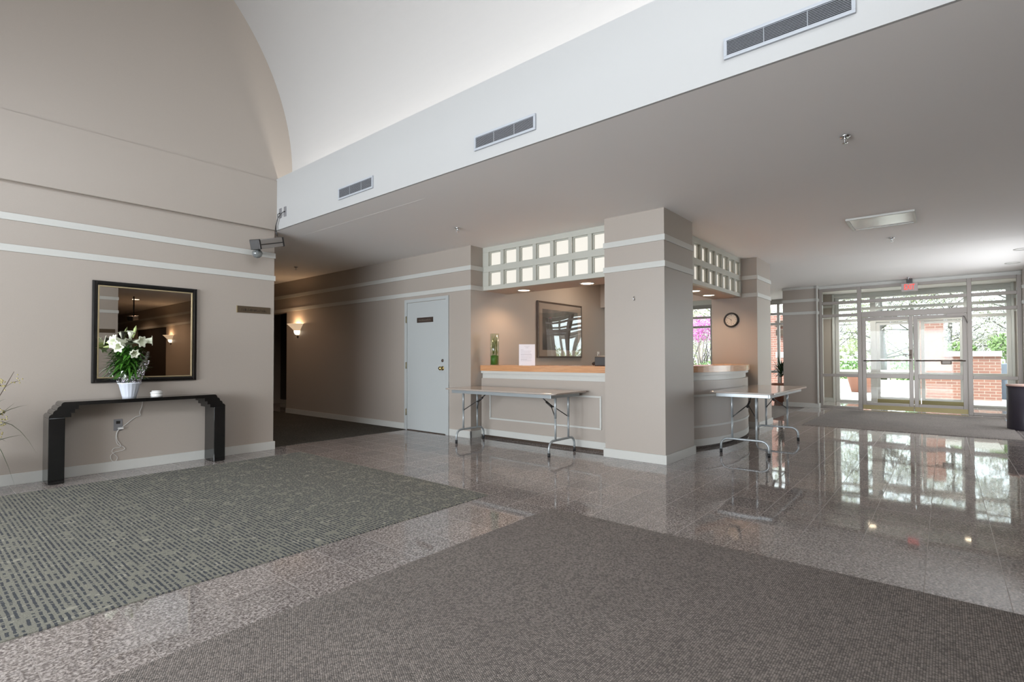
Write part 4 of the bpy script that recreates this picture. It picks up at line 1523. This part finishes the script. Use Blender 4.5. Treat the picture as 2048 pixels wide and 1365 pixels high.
tag(B(18.985, 4.0, 1.12, 19.0, 4.36, 1.31).build('wall_notice', M['plastic'], None, .002), 'white notice board on the brick wall outside', 'sign')
t = thing('utility_box', 'bluish grey utility unit beyond the end of the low brick wall', 'utility box', (19.6, -1.5, -.02))
B(19.3, -1.9, -.02, 20.0, -1.16, .95).build('casing', mat('blue_grey_casing', (.16, .19, .24), .6), t, .02)


def leaf_cloud(mb, c, r, n, s, squash=.8):
    for k in range(n):
        while True:
            p = Vector((random.uniform(-1, 1), random.uniform(-1, 1), random.uniform(-1, 1)))
            if p.length < 1:
                break
        q = Vector(c) + Vector((p.x * r, p.y * r, p.z * r * squash))
        d = Vector((random.gauss(0, 1), random.gauss(0, 1), random.gauss(0, 1))).normalized()
        e = d.orthogonal().normalized()
        ss = s * random.uniform(.6, 1.3)
        mb.add([q - d * ss, q + e * ss * .45, q + d * ss, q - e * ss * .45], [(0, 1, 2, 3)])


def tree(name, label, x, y, h, r, m, leaves, seed, dens=900, crown=1.6, lean=(0, 0)):
    random.seed(seed)
    t = thing(name, label, 'tree', (x, y, -.06), 'trees beyond the terrace')
    tr = MB()
    lv = MB()
    top_ = Vector((x + lean[0], y + lean[1], h))
    base = Vector((x, y, -.06))
    tr.tube([base, base.lerp(top_, .3) + Vector((0, .05, 0)), base.lerp(top_, .65), top_], [r, r * .8, r * .55, r * .2], 9)
    for k in range(26):
        f = random.uniform(.16, .95)
        q = base.lerp(top_, f)
        a = random.uniform(0, 2 * PI)
        L = crown * random.uniform(.6, 1.3)
        e = q + Vector((math.cos(a) * L, math.sin(a) * L, random.uniform(-.1, .9) * L))
        mid = q.lerp(e, .5) + Vector((0, 0, .15))
        tr.tube([q, mid, e], [r * .22, r * .13, r * .03], 5)
        for j in range(5):
            s = random.uniform(.4, 1)
            b = q.lerp(e, s)
            e2 = b + Vector((random.uniform(-.6, .6), random.uniform(-.6, .6), random.uniform(-.5, .6)))
            tr.tube([b, e2], [r * .08, r * .03], 4)
            leaf_cloud(lv, e2, .45, dens // 60, .055)
    tr.build('trunk', m, t)
    lv.build('foliage', leaves, t)


pale = mat('pale_spring_leaf', (.27, .30, .18), .8)
palew = mat('white_blossom', (.40, .39, .36), .8)
green = mat('bright_green_leaf', (.13, .21, .07), .7)
deep = mat('green_shrub_leaf', (.12, .22, .07), .7)
mag = mat('magenta_blossom', (.50, .12, .40), .7)
lightbark = mat('light_bark', (.12, .11, .105), .9)
tree('tree', 'thick pale trunk beyond the left glass door', 26.0, 1.86, 5.2, .20, lightbark, palew, 2, 1400, 2.2, (0, .3))
tree('tree', 'blossoming tree left of the thick trunk beyond the glass', 28.5, 4.1, 5.0, .12, lightbark, pale, 4, 1800, 2.0)
tree('tree', 'blossoming tree beyond the brick pier', 27.5, -.2, 4.8, .11, lightbark, palew, 5, 1800, 2.0)
tree('tree', 'pale tree beyond the low brick wall', 26.5, -1.9, 5.0, .12, lightbark, palew, 6, 2400, 2.1)
tree('tree', 'far pale tree behind the blossoming trees', 32.0, 1.2, 6.0, .14, lightbark, pale, 7, 2400, 2.8)
tree('tree', 'far tree to the right behind the low brick wall', 32.0, -3.0, 6.0, .14, lightbark, pale, 8, 2400, 2.8)
tree('tree', 'far tree at the left of the entrance view', 33.0, 6.0, 6.0, .14, lightbark, pale, 9, 2400, 2.8)


def bush(label, c, r, n, s, m, stemm, seed, nm='shrub'):
    random.seed(seed)
    t = thing(nm, label, 'shrub', (c[0], c[1], -.06), 'shrubs outside')
    st = MB()
    for k in range(9):
        a = random.uniform(0, 2 * PI)
        e = Vector(c) + Vector((math.cos(a) * r * .6, math.sin(a) * r * .6, r * .3))
        st.tube([(c[0] + random.uniform(-.1, .1), c[1] + random.uniform(-.1, .1), -.06), Vector(c).lerp(e, .4) - Vector((0, 0, r * .3)), e], [.022, .016, .008], 5)
    st.build('stems', stemm, t)
    lv = MB()
    leaf_cloud(lv, c, r, n, s)
    lv.build('foliage', m, t)
    return t


bush('green shrub rising behind the low brick wall near the pier', (20.2, -.35, 1.25), .42, 700, .06, green, M['bark'], 12)
bush('leafy green shrub above the utility unit', (20.6, -1.45, 1.45), .5, 900, .06, green, M['bark'], 13)
for i, (y, lab) in enumerate(((4.6, 'left low hedge shrub behind the railing'), (2.9, 'low hedge shrub behind the railing by the trunk'), (.9, 'low hedge shrub behind the railing right of the trunk'), (-.8, 'low hedge shrub hidden partly by the brick pier'))):
    bush(lab, (25.2, y, .55), .75, 900, .07, deep, M['bark'], 20 + i)
# garden outside the reception side window: azalea, pale branching shrubs
bush('magenta azalea in bloom outside the window past the clock pillar', (20.6, 7.45, 2.27), .66, 1500, .05, mag, M['bark'], 40)
bush('low green shrub outside the window past the clock pillar', (17.7, 6.2, .65), .45, 700, .06, deep, M['bark'], 42)
random.seed(50)
t = thing('branching_shrub', 'bare pale branches criss-crossing outside the window past the clock pillar', 'shrub', (18.9, 6.9, -.06), 'shrubs outside')
st = MB()
for k in range(26):
    b0 = Vector((18.9 + random.uniform(-.4, .4), 6.9 + random.uniform(-.6, .5), -.06))
    e = b0 + Vector((random.uniform(-.3, .5), random.uniform(-.9, .7), random.uniform(1.3, 2.6)))
    mid = b0.lerp(e, .5) + Vector((random.uniform(-.1, .1), random.uniform(-.2, .2), 0))
    st.tube([b0, mid, e], [.03, .02, .006], 6)
st.build('branches', lightbark, t)
for i, (x, y, h) in enumerate(((24, 9.5, 5), (22.5, 7.2, 4.5), (26, 11.5, 5.5))):
    tree('tree', ('left', 'nearest', 'far')[i] + ' pale tree beyond the side hall window', x, y, h, .1, lightbark, pale, 60 + i, 2200, 1.9)
# far hedge line that closes the view
random.seed(70)
t = thing('distant_hedge', 'pale distant hedge closing the view outside', 'hedge', (46, 5, -.06), None, 'stuff')
lv = MB()
for i in range(34):
    leaf_cloud(lv, (46, -24 + i * 2.0, 1.4), 1.7, 120, .28)
lv.build('foliage', pale, t)
